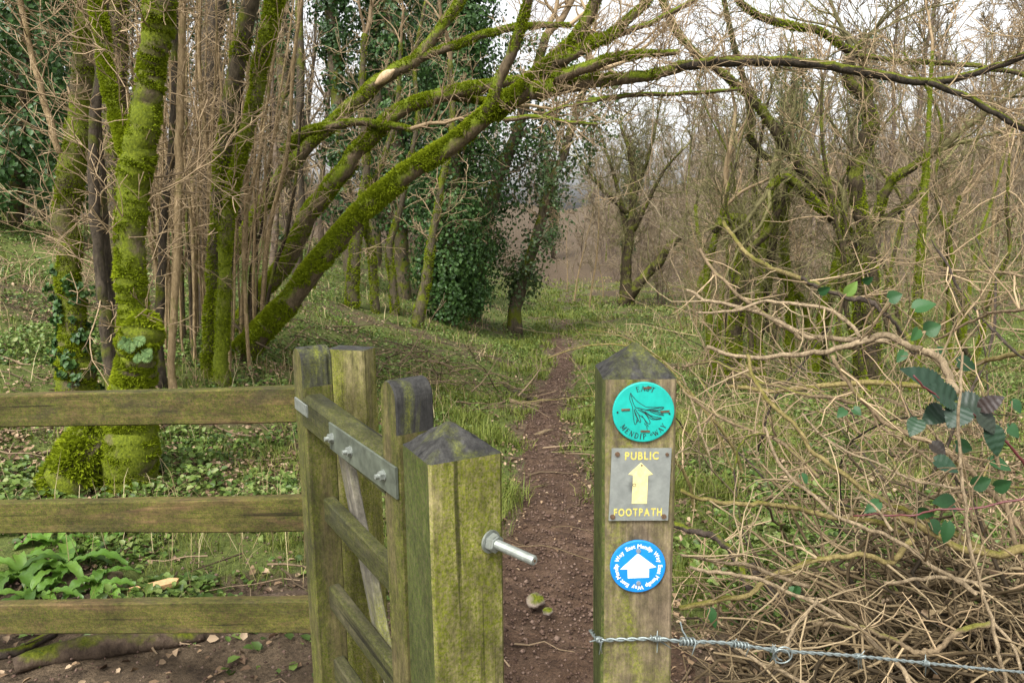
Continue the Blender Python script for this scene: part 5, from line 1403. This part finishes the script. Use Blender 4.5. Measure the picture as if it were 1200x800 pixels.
DEAD = [
 ('thick pale dead branch bent over like an elbow above the dark bramble leaves', [(828, 406), (876, 418), (924, 416), (968, 410), (1004, 402), (1036, 394), (1060, 404), (1084, 412), (1100, 420), (1110, 436), (1118, 462)], 5, 12, (2.5, 2.2), 'P', 12),
 ('straight pale dead branch slanting down right, just above the thick elbow-bent one', [(804, 340), (832, 352), (880, 364), (920, 380), (952, 396), (996, 398), (1040, 402)], 4, 8, (2.8, 2.5), 'P', 12),
 ('slender pale dead branch arching over between the two upper pale ones', [(816, 366), (860, 364), (892, 354), (924, 356), (968, 362), (992, 378), (1008, 396)], 3.5, 5, (2.7, 2.5), 'P', 8),
 ('grey dead branch with a broken upper end slanting down towards the pale branches', [(820, 292), (836, 316), (856, 336), (884, 360), (912, 378), (940, 396)], 4, 6, (3.2, 2.8), 'T', 10),
 ('dark wet dead branch slanting down to the ivy leaves', [(940, 326), (956, 334), (992, 348), (1020, 356), (1044, 372), (1062, 392), (1072, 415)], 6, 10, (2.9, 2.5), 'D', 12),
 ('greenish branch that curves down into the dark wet one', [(848, 260), (864, 284), (884, 304), (912, 316), (940, 328), (956, 334)], 5, 7, (4.5, 3.0), 'O', 10),
 ('long olive dead branch sweeping down right across the middle of the brush', [(876, 416), (882, 442), (902, 470), (928, 496), (950, 526), (972, 544), (1004, 568), (1036, 588), (1068, 600), (1104, 618), (1150, 640)], 5, 8, (2.3, 1.9), 'O', 14),
 ('long straight pale shoot slanting down right through the brush to a cut end', [(896, 500), (912, 540), (940, 574), (980, 602), (1020, 620), (1060, 638), (1100, 668), (1142, 696)], 4, 6.5, (1.9, 1.6), 'P', 8),
 ('brown dead branch slanting down right behind the long olive one', [(976, 416), (1004, 460), (1040, 496), (1076, 512), (1120, 536), (1150, 566), (1180, 598), (1200, 630)], 5, 8, (2.2, 1.9), 'T', 12),
 ('nearest upright pale shoot that forks in two low at the right edge', [(1128, 412), (1124, 480), (1126, 560), (1132, 620), (1148, 688), (1160, 724), (1170, 764), (1182, 806)], 3.5, 5.5, (1.45, 1.35), 'P', 4),
 ('olive dead branch lying nearly level beside the waymark post', [(798, 574), (820, 584), (860, 590), (900, 590), (940, 596), (972, 604), (1010, 610), (1060, 622)], 5, 8, (2.0, 2.1), 'O', 10),
 ('yellowish dead branch with a sawn stub at its right end', [(796, 712), (844, 702), (880, 692), (912, 672), (940, 662), (980, 652), (1012, 650), (1040, 657), (1052, 650), (1068, 634)], 7, 8, (1.65, 1.8), 'O', 8),
 ('thin tan dead branch slanting from the post down right over the barbed wire', [(808, 664), (852, 674), (900, 684), (948, 702), (988, 724), (1020, 748), (1052, 776), (1072, 806)], 5, 7, (1.5, 1.3), 'P', 8),
 ('tan dead branch leaving the post just above the yellowish one', [(798, 650), (840, 658), (872, 660), (900, 672), (948, 690)], 4, 6, (1.6, 1.7), 'P', 6),
 ('short pale stick poking left out of the heap of dead twigs', [(1036, 682), (1076, 679), (1106, 676), (1160, 684)], 4.5, 6, (1.7, 1.8), 'P', 3),
 ('dark curved dead branch coming out from behind the waymark post', [(790, 614), (812, 622), (836, 628), (852, 640), (868, 662), (880, 690)], 9, 11, (2.6, 2.3), 'D', 5),
 ('short dark rotten log leaning in the shade under the brush', [(880, 660), (904, 692), (920, 708), (940, 738)], 14, 17, (2.5, 2.3), 'D', 2),
 ('wavy tan branch low in the heap of dead twigs, above the wire', [(952, 730), (996, 734), (1036, 744), (1068, 760), (1098, 760), (1126, 742), (1160, 730)], 6, 8, (1.55, 1.6), 'T', 8),
 ('thin pale shoot crossing over the long olive branch', [(940, 484), (960, 508), (1000, 532), (1040, 546), (1068, 562), (1120, 572)], 3, 3.5, (2.0, 1.7), 'P', 6),
 ('short pale forked twig standing over the twisted wire', [(956, 700), (944, 722), (928, 746), (918, 762)], 4, 6, (1.3, 1.25), 'P', 4),
 ('pale dead branch running under the barbed wire by the post', [(800, 760), (840, 752), (868, 764), (900, 780), (948, 802)], 5, 6, (1.5, 1.35), 'P', 8),
 ('dark thorny twig coming down from the upper right into the brush', [(1092, 280), (1124, 340), (1144, 364), (1172, 396), (1200, 420)], 3, 4.5, (2.6, 2.2), 'D', 12),
 ('tan branch entering from the right edge above the bramble leaves', [(1096, 398), (1140, 376), (1176, 364), (1215, 362)], 3, 5, (2.3, 2.0), 'T', 8),
 ('greenish branch entering low from the right edge beside the bramble leaves', [(1120, 432), (1150, 424), (1180, 418), (1215, 412)], 5, 8, (2.6, 2.3), 'O', 6),
 ('grey dead limb stretching in from the right edge under the slope', [(1090, 320), (1120, 318), (1160, 318), (1215, 330)], 3, 4, (4, 3.5), 'T', 10),
 ('stubby olive-brown branch at the right edge among the heap', [(1040, 600), (1080, 616), (1120, 640), (1170, 648), (1215, 640)], 8, 12, (1.9, 1.8), 'O', 5),
 ('brown dead stem rising at the right edge behind the upright pale shoot', [(1215, 690), (1190, 640), (1180, 590), (1168, 540), (1158, 490), (1150, 455)], 7, 4, (1.8, 2.0), 'T', 8),
 ('thin grey dead branch low beside the meadow thicket', [(800, 430), (836, 424), (870, 438), (905, 452), (950, 462), (1000, 470)], 3, 5, (3.4, 2.8), 'T', 16),
 ('brown dead branch slanting through the grass right of the waymark post', [(800, 456), (830, 480), (870, 500), (920, 520), (960, 560)], 3.5, 5.5, (3.2, 2.6), 'T', 16),
 ('mossy dead bough lying level in front of the thicket stems', [(850, 452), (900, 458), (960, 452), (1020, 448), (1090, 452)], 6, 8, (4.8, 4.5), 'O', 14)]
MM = dict(P=M_DEADPALE, T=M_DEADTAN, O=M_DEADOLIVE, D=M_DEADDARK)
for i, (lb, pts, w0, w1, yy, mk, tw_) in enumerate(DEAD):
    t = dead(lb, dw(pts, w0, w1), yy, MM[mk], tw_, .26, 700 + i, twmat=M_TWIG if mk in 'DT' else None)
    if i == 9:
        p2, r2 = limb_pts(dw([(1160, 724), (1184, 752), (1200, 796)], 5, 4), (1.38, 1.33), 6, .6, 9); mb = MB(); mb.tube(p2, r2, 8, .5); part(mb, 'fork', M_DEADPALE, t)
    if i == 7:
        p2, r2 = limb_pts(dw([(1046, 622), (1036, 608), (1016, 586), (1000, 584)], 4.5, 3), (1.68, 1.75), 6, .6, 9); mb = MB(); mb.tube(p2, r2, 8, .5); part(mb, 'fork', M_DEADPALE, t)
    if i == 11:
        e_ = P(1068, 634, 1.8); mb = MB()
t = dead('long thin dark red bramble cane running level in from the right edge', dw([(1000, 604), (1040, 603), (1084, 600), (1140, 594), (1210, 584)], 2.4, 3.4), (1.75, 1.6), M_REDSTEM, 0, seed=801, name='bramble_cane', cat='bramble cane', k=7)
t = dead('thin dark arching bramble cane hooked over beside the waymark post', dw([(876, 640), (866, 600), (862, 560), (864, 530), (874, 514), (892, 508), (906, 512)], 3, 2.2), (2.1, 2.2), M_DEADDARK, 0, seed=802, name='bramble_cane', cat='bramble cane', k=7)

# tall arching bare stems of the thicket, alike
rga = random.Random(55)
for k in range(44):
    Y_ = rga.uniform(2.7, 6.0); x_ = path_x(Y_) + rga.uniform(.7, .62 * Y_)
    z_ = float(ground_z(x_, Y_)); t = thing('arching_stem', (x_, Y_, z_), 'slender bare brown stem arching among others in the thicket right of the waymark post', 'bare stem', 'arching bare stems in the thicket')
    o = []; a_ = rga.uniform(2.2, 4.2) if rga.random() < .7 else rga.uniform(0, 6.28)
    grow(o, (x_, Y_, z_ - .05), norm3(math.cos(a_) * .5, math.sin(a_) * .35, 1), rga.uniform(1.0, 2.1), rga.choice([.005, .0065, .008, .011]), 0, 2, rga, .15, -.075, .12, (4, 1.5), .42, (.4, 1.1), .3, .25, .0013)
    mb = MB(); shoots(mb, o, (7, 5, 4), rga, (.3, .7), only=(0,)); part(mb, 'stem', rga.choice([M_DEADTAN, M_DEADTAN, M_DEADDARK, M_DEADPALE, M_DEADOLIVE]), t)
    mb = MB(); shoots(mb, o, (7, 4, 3), rga, (.2, .9), only=(1, 2)); part(mb, 'twigs', rga.choice([M_TWIG, M_TWIGMOSS, M_HEAPT]), t)

# heap of dead twigs in the lower right corner, and loose scrub round it
rgb = random.Random(77); mb = MB()
M_HEAP = leaf_mat('heap_twig_bark', ((.032, .023, .013), (.11, .078, .04), (.30, .225, .125)), .75, .2)
for _ in range(2300):
    while True:
        u_, v_, w_ = rgb.uniform(-1, 1), rgb.uniform(-1, 1), rgb.uniform(0, 1)
        if u_ * u_ + v_ * v_ + w_ * w_ < 1: break
    c = (1.40 + u_ * .80, 2.02 + v_ * .58, -.03 + w_ * .66 * (1 - .15 * abs(u_)))
    a_ = rgb.uniform(0, 6.28); el = rgb.gauss(0, .35); L_ = rgb.uniform(.12, .55); n_ = 7
    dx_, dy_, dz_ = math.cos(a_) * math.cos(el), math.sin(a_) * math.cos(el), math.sin(el)
    p = [c]
    for q in range(n_):
        dx_, dy_, dz_ = norm3(dx_ + rgb.gauss(0, .22), dy_ + rgb.gauss(0, .22), dz_ + rgb.gauss(0, .2) - .03)
        x_, y_, z_ = p[-1]; p.append((x_ + dx_ * L_ / n_, y_ + dy_ * L_ / n_, max(.01 + float(ground_z(x_, y_)), z_ + dz_ * L_ / n_)))
    r_ = rgb.choice([.0016, .0022, .003, .0036, .0048, .0062])
    mb.tube(p, np.linspace(r_, r_ * .6, n_ + 1), 4, rgb.uniform(0, .9), cap=False)
tag(mb.build('brush_heap', M_HEAP), kind='stuff')
mb = MB()
for _ in range(150):
    Y_ = rgb.uniform(1.75, 5.8); x_ = rgb.uniform(.42 if Y_ > 2 else .75, .3 + .66 * Y_)
    if x_ - path_x(Y_) < .45: continue
    z_ = float(ground_z(x_, Y_)); o = []
    a_ = rgb.uniform(0, 6.28); el = rgb.uniform(.1, 1.2)
    hh_ = rgb.uniform(0, .5)
    grow(o, (x_, Y_, z_ + hh_ * (rgb.random() < .4)), norm3(math.cos(a_) * math.cos(el), math.sin(a_) * math.cos(el), math.sin(el)), rgb.uniform(.25, 1.0), rgb.choice([.0018, .0025, .0035]), 0, 1, rgb, .14, -.06, .07, (3,), .5, (.4, 1.1), .3, .15, .0011)
    shoots(mb, o, (4, 3), rgb, (.1, 1.0))
tag(mb.build('scrub_twigs', M_HEAP), kind='stuff')
n = 520; hc = np.column_stack([RNG.normal(1.4, .45, n), RNG.normal(2.05, .4, n), np.zeros(n)]); hc[:, 2] = ground_z(hc[:, 0], hc[:, 1]) + RNG.uniform(.03, .5, n) * np.exp(-((hc[:, 0] - 1.4) / .6) ** 2)
mb = MB(); leaves(mb, hc, rand_unit(n), rand_unit(n), RNG.uniform(.02, .045, n), RNG.random(n), .7, .34)
tag(mb.build('caught_dead_leaves', M_LITTER), kind='stuff')
# pile of dead twigs left of the path
mb = MB()
bp_ = G(505, 452)
for _ in range(85):
    a_ = rgb.uniform(0, 6.28); x_ = bp_[0] + rgb.gauss(0, .75); Y_ = bp_[1] + rgb.gauss(0, .8); L_ = rgb.uniform(.25, 1.1); el = rgb.gauss(.12, .22)
    z_ = float(ground_z(x_, Y_)) + rgb.uniform(.02, .22); o = []
    grow(o, (x_, Y_, z_), norm3(math.cos(a_), math.sin(a_) * .6, el), L_, rgb.choice([.004, .006, .009]), 0, 1, rgb, .12, -.03, .1, (3,), .5, (.3, .9), .3, .15, .003)
    shoots(mb, o, (5, 4), rgb, (0, .8))
tag(mb.build('fallen_brushwood', M_HEAPT), kind='stuff')

# ------------------------------------------------------------------ bramble leaves and ivy sprays
def big_leaf(mb, c, axis, nrm, L, W, var, teeth=9, sub=7, cup=.15, droop=.25, quilt=.05):
    axis = unit(axis); nrm = unit(np.asarray(nrm, float) - axis * np.dot(nrm, axis)); side = np.cross(axis, nrm)
    nu, nv = 23, 9; V = np.empty((nu, nv, 3))
    for i in range(nu):
        u = i / (nu - 1); w = W * (math.sin(math.pi * min(1, u * .96 + .03) ** .75) ** .85) * .5
        w *= 1 + .075 * (1 if i % 2 else -1) * (u > .05)
        for j in range(nv):
            v = (j / (nv - 1)) * 2 - 1
            h = cup * abs(v) * w - droop * u * u * L + quilt * L * .8 * math.cos(u * 30 - abs(v) * 5) * (1 - abs(v)) * abs(v) * 1.6
            V[i, j] = c + axis * (u * L - .12 * L * abs(v) * (1 - u)) + side * (v * w) + nrm * h
    i = np.arange(nu - 1)[:, None] * nv; j = np.arange(nv - 1)[None, :]
    mb.add(V.reshape(-1, 3), np.stack([i + j, i + j + 1, i + nv + j + 1, i + nv + j], -1).reshape(-1, 4), None, var)
M_BRAMBLE = leaf_mat('bramble_leaf', ((.028, .018, .014), (.012, .032, .016), (.018, .05, .020), (.04, .09, .03)), .5, .4, .1)
M_IVYBIG = leaf_mat('big_ivy_leaf', ((.010, .03, .012), (.022, .07, .022), (.04, .11, .03), (.16, .26, .05)), .5, .3, .2)
brm = thing('bramble', P(1150, 500, 1.75), 'bramble with dark quilted leaves hanging below the elbow-bent pale branch', 'bramble')
stp, srr = limb_pts(dw([(1215, 560), (1180, 520), (1150, 492), (1120, 476), (1095, 462), (1072, 440)], 4, 2.5), (1.75, 1.7), 6, .8, 41)
mb = MB(); mb.tube(stp, srr, 7, .5); part(mb, 'cane', M_REDSTEM, brm)
BL = [(1104, 456, 1058, 424, 40, .38, .1), (1118, 470, 1086, 448, 40, .36, .2), (1128, 478, 1110, 502, 40, .35, .3), (1125, 472, 1168, 480, 44, .25, .1), (1150, 478, 1180, 462, 26, .0, .2), (1104, 480, 1080, 496, 34, .4, .3), (1148, 486, 1172, 510, 34, .2, .3), (1076, 492, 1066, 512, 26, .6, .2), (1160, 500, 1176, 540, 36, .45, .2), (1096, 540, 1130, 552, 34, .45, .4), (1092, 520, 1112, 534, 26, .05, .4)]
for (ax_, ay, bx, by, w_, va, ti) in BL:
    Yc = 1.72 + rgb.uniform(-.05, .05); a = P(ax_, ay, Yc); b = P(bx, by, Yc - .03); L_ = np.linalg.norm(b - a)
    mb = MB(); big_leaf(mb, a, b - a, (rgb.gauss(0, .25), -1, .75 + rgb.gauss(0, .3)), L_ * .85, w_ * .80 * Yc / F, va, droop=.2, cup=.22, quilt=.07); part(mb, 'leaf', M_BRAMBLE, brm)
LV = [(992, 344, 1006, 330, 16, .95), (1012, 330, 1024, 326, 14, .35), (1042, 350, 1058, 344, 20, .4), (1072, 362, 1098, 352, 26, .55), (1085, 388, 1104, 380, 24, .5), (1076, 386, 1070, 400, 18, .6), (1098, 408, 1108, 420, 20, .3), (1122, 424, 1148, 430, 24, .1), (960, 342, 974, 338, 14, .35), (990, 480, 982, 488, 14, .4), (1000, 478, 1010, 486, 13, .4), (938, 556, 948, 566, 16, .4), (1140, 568, 1164, 562, 24, .35), (1166, 570, 1188, 566, 26, .35), (1118, 590, 1096, 586, 28, .35), (1090, 612, 1108, 628, 24, .3), (832, 714, 842, 738, 16, .5), (1030, 588, 1014, 600, 18, .45), (1110, 612, 1110, 640, 22, .35), (1160, 540, 1190, 548, 24, .4), (1076, 598, 1096, 606, 24, .45), (1186, 470, 1200, 484, 20, .3), (1060, 412, 1052, 424, 14, .45), (1120, 520, 1142, 528, 22, .3), (1180, 500, 1198, 512, 24, .35), (925, 690, 940, 700, 16, .6), (935, 686, 930, 706, 15, .55)]
ivs_ = thing('ivy_spray', P(1060, 420, 2.2), 'scattered green ivy leaves on thin stalks woven through the dead brush', 'ivy')
for (ax_, ay, bx, by, w_, va) in LV:
    Yc = (2.3 if ay < 450 else 1.85) + rgb.uniform(-.1, .1); a = P(ax_, ay, Yc); b = P(bx, by, Yc - .02); L_ = np.linalg.norm(b - a)
    mb = MB(); big_leaf(mb, a, b - a, (rgb.gauss(0, .4), -1, .6 + rgb.gauss(0, .4)), L_ * .92, w_ * .85 * Yc / F, va, quilt=.01, cup=.25); part(mb, 'leaf', M_IVYBIG, ivs_)
for q in range(0, len(LV) - 1):
    p0 = P(LV[q][0], LV[q][1], 2.3 if LV[q][1] < 450 else 1.85); p1 = p0 + np.array([rgb.gauss(0, .06), rgb.uniform(.02, .1), -rgb.uniform(.08, .2)])
    mb = MB(); mb.tube([p0, (p0 + p1) / 2 + np.array([0, -.015, -.01]), p1], [.0014, .0016, .002], 5, .3); part(mb, 'stalk', M_TWIG, ivs_)

# ------------------------------------------------------------------ barbed wire
wy0 = WY - .004
WP = [P(692, 738, WY + .06), P(702, 749, WY - .004), P(722, 749, wy0), (P(770, 748, wy0)), P(797, 751, wy0 + .004), P(850, 753, 1.07), P(915, 762, 1.09), P(1000, 768, 1.12), P(1100, 778, 1.16), P(1250, 792, 1.22)]
cp = smooth2(np.array(WP), 22)
wire = thing('barbed_wire', tuple(WP[4]), 'galvanised barbed wire tied round the waymark post and stretched to the right', 'wire')
def strand(ph, turns, r_=.0017, rr=.0014, P_=cp):
    tn = np.gradient(P_, axis=0); tn /= np.linalg.norm(tn, axis=1)[:, None]
    a = np.cross(tn, [0, 0, 1.0]); a /= np.linalg.norm(a, axis=1)[:, None]; b = np.cross(tn, a)
    s = np.concatenate([[0], np.cumsum(np.linalg.norm(np.diff(P_, axis=0), axis=1))])
    th = s * turns + ph
    return P_ + (a * np.cos(th)[:, None] + b * np.sin(th)[:, None]) * r_
for ph in (0, math.pi):
    mb = MB(); mb.tube(strand(ph, 190), .0017, 7, .5); part(mb, 'strand', M_WIRE, wire)
def coil(c, tn, n, r_, pitch, spikes=True, seed=0, wr=.0015):
    rg = random.Random(seed); tn = unit(tn); a = unit(np.cross(tn, [0, 0, 1.0])); b = np.cross(tn, a)
    th = np.linspace(0, n * 2 * math.pi, int(n * 12)); pts = [c + tn * (t / (2 * math.pi) - n / 2) * pitch + (a * math.cos(t) + b * math.sin(t)) * r_ for t in th]
    if spikes:
        e0 = pts[0] + unit(np.array([rg.gauss(0, .5), rg.gauss(-.4, .3), rg.gauss(.9, .4)])) * .016
        e1 = pts[-1] + unit(np.array([rg.gauss(0, .5), rg.gauss(-.4, .3), rg.gauss(-.9, .4)])) * .018
        pts = [e0] + pts + [e1]
    mb = MB(); mb.tube(np.array(pts), np.concatenate([[wr * .4], np.full(len(pts) - 2, wr), [wr * .4]]) if spikes else wr, 6, .5)
    return mb
for q, (px_, py_, yy) in enumerate(((768, 748, wy0), (705, 752, WY - .004), (1003, 767, 1.122), (1083, 776, 1.155), (905, 760, 1.088))):
    c = P(px_, py_, yy); i = int(np.argmin(np.linalg.norm(cp - c, axis=1))); tn = cp[min(i + 1, len(cp) - 1)] - cp[i - 1]
    for w_ in range(2): part(coil(cp[i] + unit(tn) * (.0045 * w_), tn, 2.2, .0036, .0028, True, 50 + q * 3 + w_), 'barb', M_WIRE, wire)
for q, (px_, py_, yy, n_, rr_) in enumerate(((806, 752, wy0 + .006, 4, .0055), (865, 756, 1.075, 5, .0045))):
    c = P(px_, py_, yy); i = int(np.argmin(np.linalg.norm(cp - c, axis=1))); tn = cp[i + 1] - cp[i - 1]
    part(coil(cp[i], tn, n_, rr_, .006, True, 90 + q), 'binding', M_WIRE, wire)
# the loose twisted loop and the end that rises beside the post
lp = P(914, 764, 1.085); th = np.linspace(0, 2 * math.pi * 1.7, 40)
mb = MB(); mb.tube(np.array([lp + np.array([math.cos(t) * .014 + .001 * t, -.004 + .001 * t, math.sin(t) * .013 - .006]) for t in th]), .0014, 6, .5); part(mb, 'loop', M_WIRE, wire)
ep, er = limb_pts(dw([(797, 728), (800, 738), (806, 748), (812, 756), (820, 752)], 2.6, 2.4), (1.07, 1.05), 6, .1, 5); mb = MB(); mb.tube(ep, np.full(len(ep), .0014), 6, .5); part(mb, 'loose_end', M_WIRE, wire)

# ------------------------------------------------------------------ small things on the ground, lower left
def strap_frond(mb, base, az, L, W, rise, var, wav=.12):
    n, k = 14, 5; d = np.array([math.cos(az), math.sin(az), 0]); sd = np.array([-d[1], d[0], 0]); V = np.empty((n, k, 3))
    for i in range(n):
        u = i / (n - 1); w = W * (math.sin(math.pi * (u * .92 + .06)) ** .45)
        c = base + d * L * (u * .85) + UPZ * (rise * L * (u - 1.05 * u * u) * 1.5 + .01)
        for j in range(k):
            v = j / (k - 1) * 2 - 1
            V[i, j] = c + sd * v * w / 2 + UPZ * (wav * W * math.sin(u * 26 + v) * abs(v) + .18 * W * abs(v))
    i = np.arange(n - 1)[:, None] * k; j = np.arange(k - 1)[None, :]
    mb.add(V.reshape(-1, 3), np.stack([i + j, i + j + 1, i + k + j + 1, i + k + j], -1).reshape(-1, 4), None, var)
def fern(px_, py_, n, label, L=.2, seed=0, W=.042):
    b = G(px_, py_); b[2] = float(ground_z(b[0], b[1])); rg = random.Random(seed)
    t = thing('hart_tongue_fern', b, label, 'fern')
    for q in range(n):
        mb = MB(); strap_frond(mb, b + np.array([rg.gauss(0, .02), rg.gauss(0, .02), 0]), q * 6.28 / n + rg.gauss(0, .3), L * rg.uniform(.6, 1.2), W * rg.uniform(.75, 1.15), rg.uniform(.25, .75), rg.uniform(.25, 1.0)); part(mb, 'frond', M_FERN, t)
fern(22, 672, 12, 'glossy strap-leaved fern at the left edge under the fence rails', .22, 1, .055)
fern(78, 660, 12, 'larger strap-leaved fern, right neighbour of the one at the left edge', .23, 2, .06)
fern(128, 622, 8, 'small strap-leaved fern just under the middle rail beside the bare soil', .17, 3, .034)
fern(118, 690, 9, 'strap-leaved fern by the bare soil, just above the lowest rail', .19, 5, .05)
fern(44, 700, 10, 'low strap-leaved fern pressed against the back of the lowest rail', .2, 6, .05)
fern(60, 628, 8, 'strap-leaved fern behind the larger one, close under the middle rail', .19, 4, .05)
# polypody on the mossy trunk
pf = thing('polypody_fern', P(150, 402, Yb - .16), 'small pale lobed fern growing on the foot of the stout mossy trunk', 'fern')
for q, (bx, by, tx, ty) in enumerate(((152, 396, 138, 408), (152, 396, 152, 414), (155, 396, 170, 402), (165, 410, 178, 416), (162, 412, 160, 426), (166, 410, 176, 424), (150, 398, 142, 396))):
    a = P(bx, by, Yb - .22); b = P(tx, ty, Yb - .25); ax_ = unit(b - a); L_ = np.linalg.norm(b - a) * 1.0; nr_ = unit(np.array([.1, -1, .5])); sd = unit(np.cross(ax_, nr_)); mb = MB()
    m_ = 9
    C = np.array([a + ax_ * L_ * (i + .5) / m_ for i in range(m_) for s in (1, -1)]); A_ = np.array([unit(sd * s + ax_ * .35) for i in range(m_) for s in (1, -1)])
    leaves(mb, C, A_, np.repeat(nr_[None], len(C), 0), np.array([L_ * .42 * math.sin(math.pi * ((i + .8) / (m_ + .7))) for i in range(m_) for s in (1, -1)]), RNG.uniform(.2, 1, len(C)), .1, .16)
    mb.tube([a, a + ax_ * L_], [.002, .001], 4, .4); part(mb, 'frond', M_POLYPODY, pf)
def ground_branch(label, px, mat, name='log', cat='log', lift=.8, k=12, seed=0, lump=.14):
    pts = []; rr = []
    for (x_, y_, w_) in px:
        g = G(x_, y_ + (14 if y_ > 600 and x_ < 400 else 0)); r_ = w_ / 2 * g[1] / F; pts.append((g[0], g[1], float(ground_z(g[0], g[1])) + r_ * lift)); rr.append(r_)
    c = smooth2(np.column_stack([pts, rr]), 6); t = thing(name, tuple(c[0][:3]), label, cat)
    mb = MB(); mb.tube(c[:, :3], c[:, 3], k, .5, lump=lump, lumpf=14); part(mb, 'wood', mat, t); return t
M_LOG = bark_mat('wet_log_bark', (.03, .02, .014), (.12, .085, .058), .05, up=.4, rough_scale=45)
ground_branch('dark brown rotting log lying behind the fence under the lowest rail', [(20, 786, 20), (60, 776, 26), (110, 770, 30), (160, 760, 27), (205, 752, 20), (240, 744, 10)], M_LOG, seed=1)
ground_branch('slim dark branch lying left of the rotting log', [(-20, 778, 12), (20, 768, 12), (50, 752, 11), (66, 742, 9)], M_DEADDARK, 'dead_branch', 'branch', seed=2)
ground_branch('brown branch half buried among leaves behind the lowest rail', [(255, 700, 12), (300, 694, 13), (345, 690, 12), (375, 684, 9)], M_LOG, 'dead_branch', 'branch', seed=3)
ground_branch('short stick lying across the muddy path near the gate', [(598, 472, 5), (620, 470, 6), (640, 468, 5), (652, 464, 3)], M_DEADTAN, 'stick', 'stick', seed=4)
ground_branch('small stick on the path with a dark forked look, in the grass to its left', [(597, 458, 7), (612, 464, 7), (630, 468, 5)], M_DEADDARK, 'stick', 'stick', seed=5)
ground_branch('pale stick lying on the path in front of the waymark post', [(627, 506, 5), (640, 503, 5), (648, 500, 3)], M_DEADTAN, 'stick', 'stick', seed=6)
ground_branch('pale stick slanting under the top rail, left of the gate', [(182, 512, 4), (205, 502, 4), (235, 494, 3)], M_DEADPALE, 'stick', 'stick', seed=7)
ground_branch('pale bent stick left of the mossy foot under the top rail', [(35, 520, 4), (75, 510, 5), (105, 498, 4)], M_DEADPALE, 'stick', 'stick', seed=8)
ground_branch('pale stick slanting down at the left edge above the middle rail', [(28, 582, 5), (44, 570, 5), (58, 558, 4)], M_DEADPALE, 'stick', 'stick', seed=9)
ground_branch('pale broken root stub in the leaves between middle and lowest rails', [(120, 668, 14), (132, 664, 13), (142, 660, 9)], M_DEADPALE, 'stick', 'stick', seed=10)
for k, (x_, lb) in enumerate(((212, 'left one of two thin cut stalks standing in mud before the log'), (229, 'right one of two thin cut stalks standing in mud before the log'))):
    t = dead(lb, [(x_ + 12, 812, 5), (x_ + 6, 780, 4.5), (x_, 748, 4)], 2.55, M_DEADTAN, 0, seed=820 + k, name='cut_stalk', cat='stalk', k=8)
# freshly split wood chip
cg = G(181, 693); cz = float(ground_z(cg[0], cg[1])) + .02
chip = thing('wood_chip', (cg[0], cg[1], cz), 'bright orange wedge of freshly cut wood lying above the lowest rail', 'wood chip')
mb = prism(np.array([(-.095, -.018), (.06, .022), (.10, .018), (.095, -.006), (.03, -.026)]), .022)
put(mb, 'wedge', plain_mat('fresh_cut_wood', (.55, .33, .15), .7, 0, .18, 50), chip, Matrix.Translation((cg[0], cg[1], cz)) @ Matrix.Rotation(.25, 4, 'X') @ Matrix.Rotation(.12, 4, 'Z'))
def stone(px_, py_, s_, label, col, seed):
    b = G(px_, py_); mb = MB(); rg = random.Random(seed); n, k = 9, 14; V = []
    for i in range(n):
        th = math.pi * i / (n - 1)
        for j in range(k):
            ph = 2 * math.pi * j / k; v = np.array([math.sin(th) * math.cos(ph), math.sin(th) * math.sin(ph), math.cos(th) * .7])
            V.append(b + np.array([0, 0, -s_ * .05]) + v * s_ * (1 + .35 * mnoise.noise(tuple(v * 1.6 + seed))))
    i = np.arange(n - 1)[:, None] * k; j = np.arange(k)[None, :]; j2 = (j + 1) % k
    mb.add(np.array(V), np.stack([i + j, i + k + j, i + k + j2, i + j2], -1).reshape(-1, 4))
    o = mb.build('stone', bark_mat('stone_%d' % 1, col, tuple(c * 1.9 for c in col), .08, up=.6, rough_scale=30), None, base=tuple(b)); tag(o, label, 'stone')
stone(627, 703, .040, 'pale mossy stone in the middle of the muddy path', (.15, .12, .095), 4)
stone(642, 716, .022, 'small pale stone on the path, lower right of the mossy stone', (.15, .12, .10), 8)
stone(24, 776, .035, 'grey stone lying by the left end of the rotting log', (.20, .19, .18), 12)
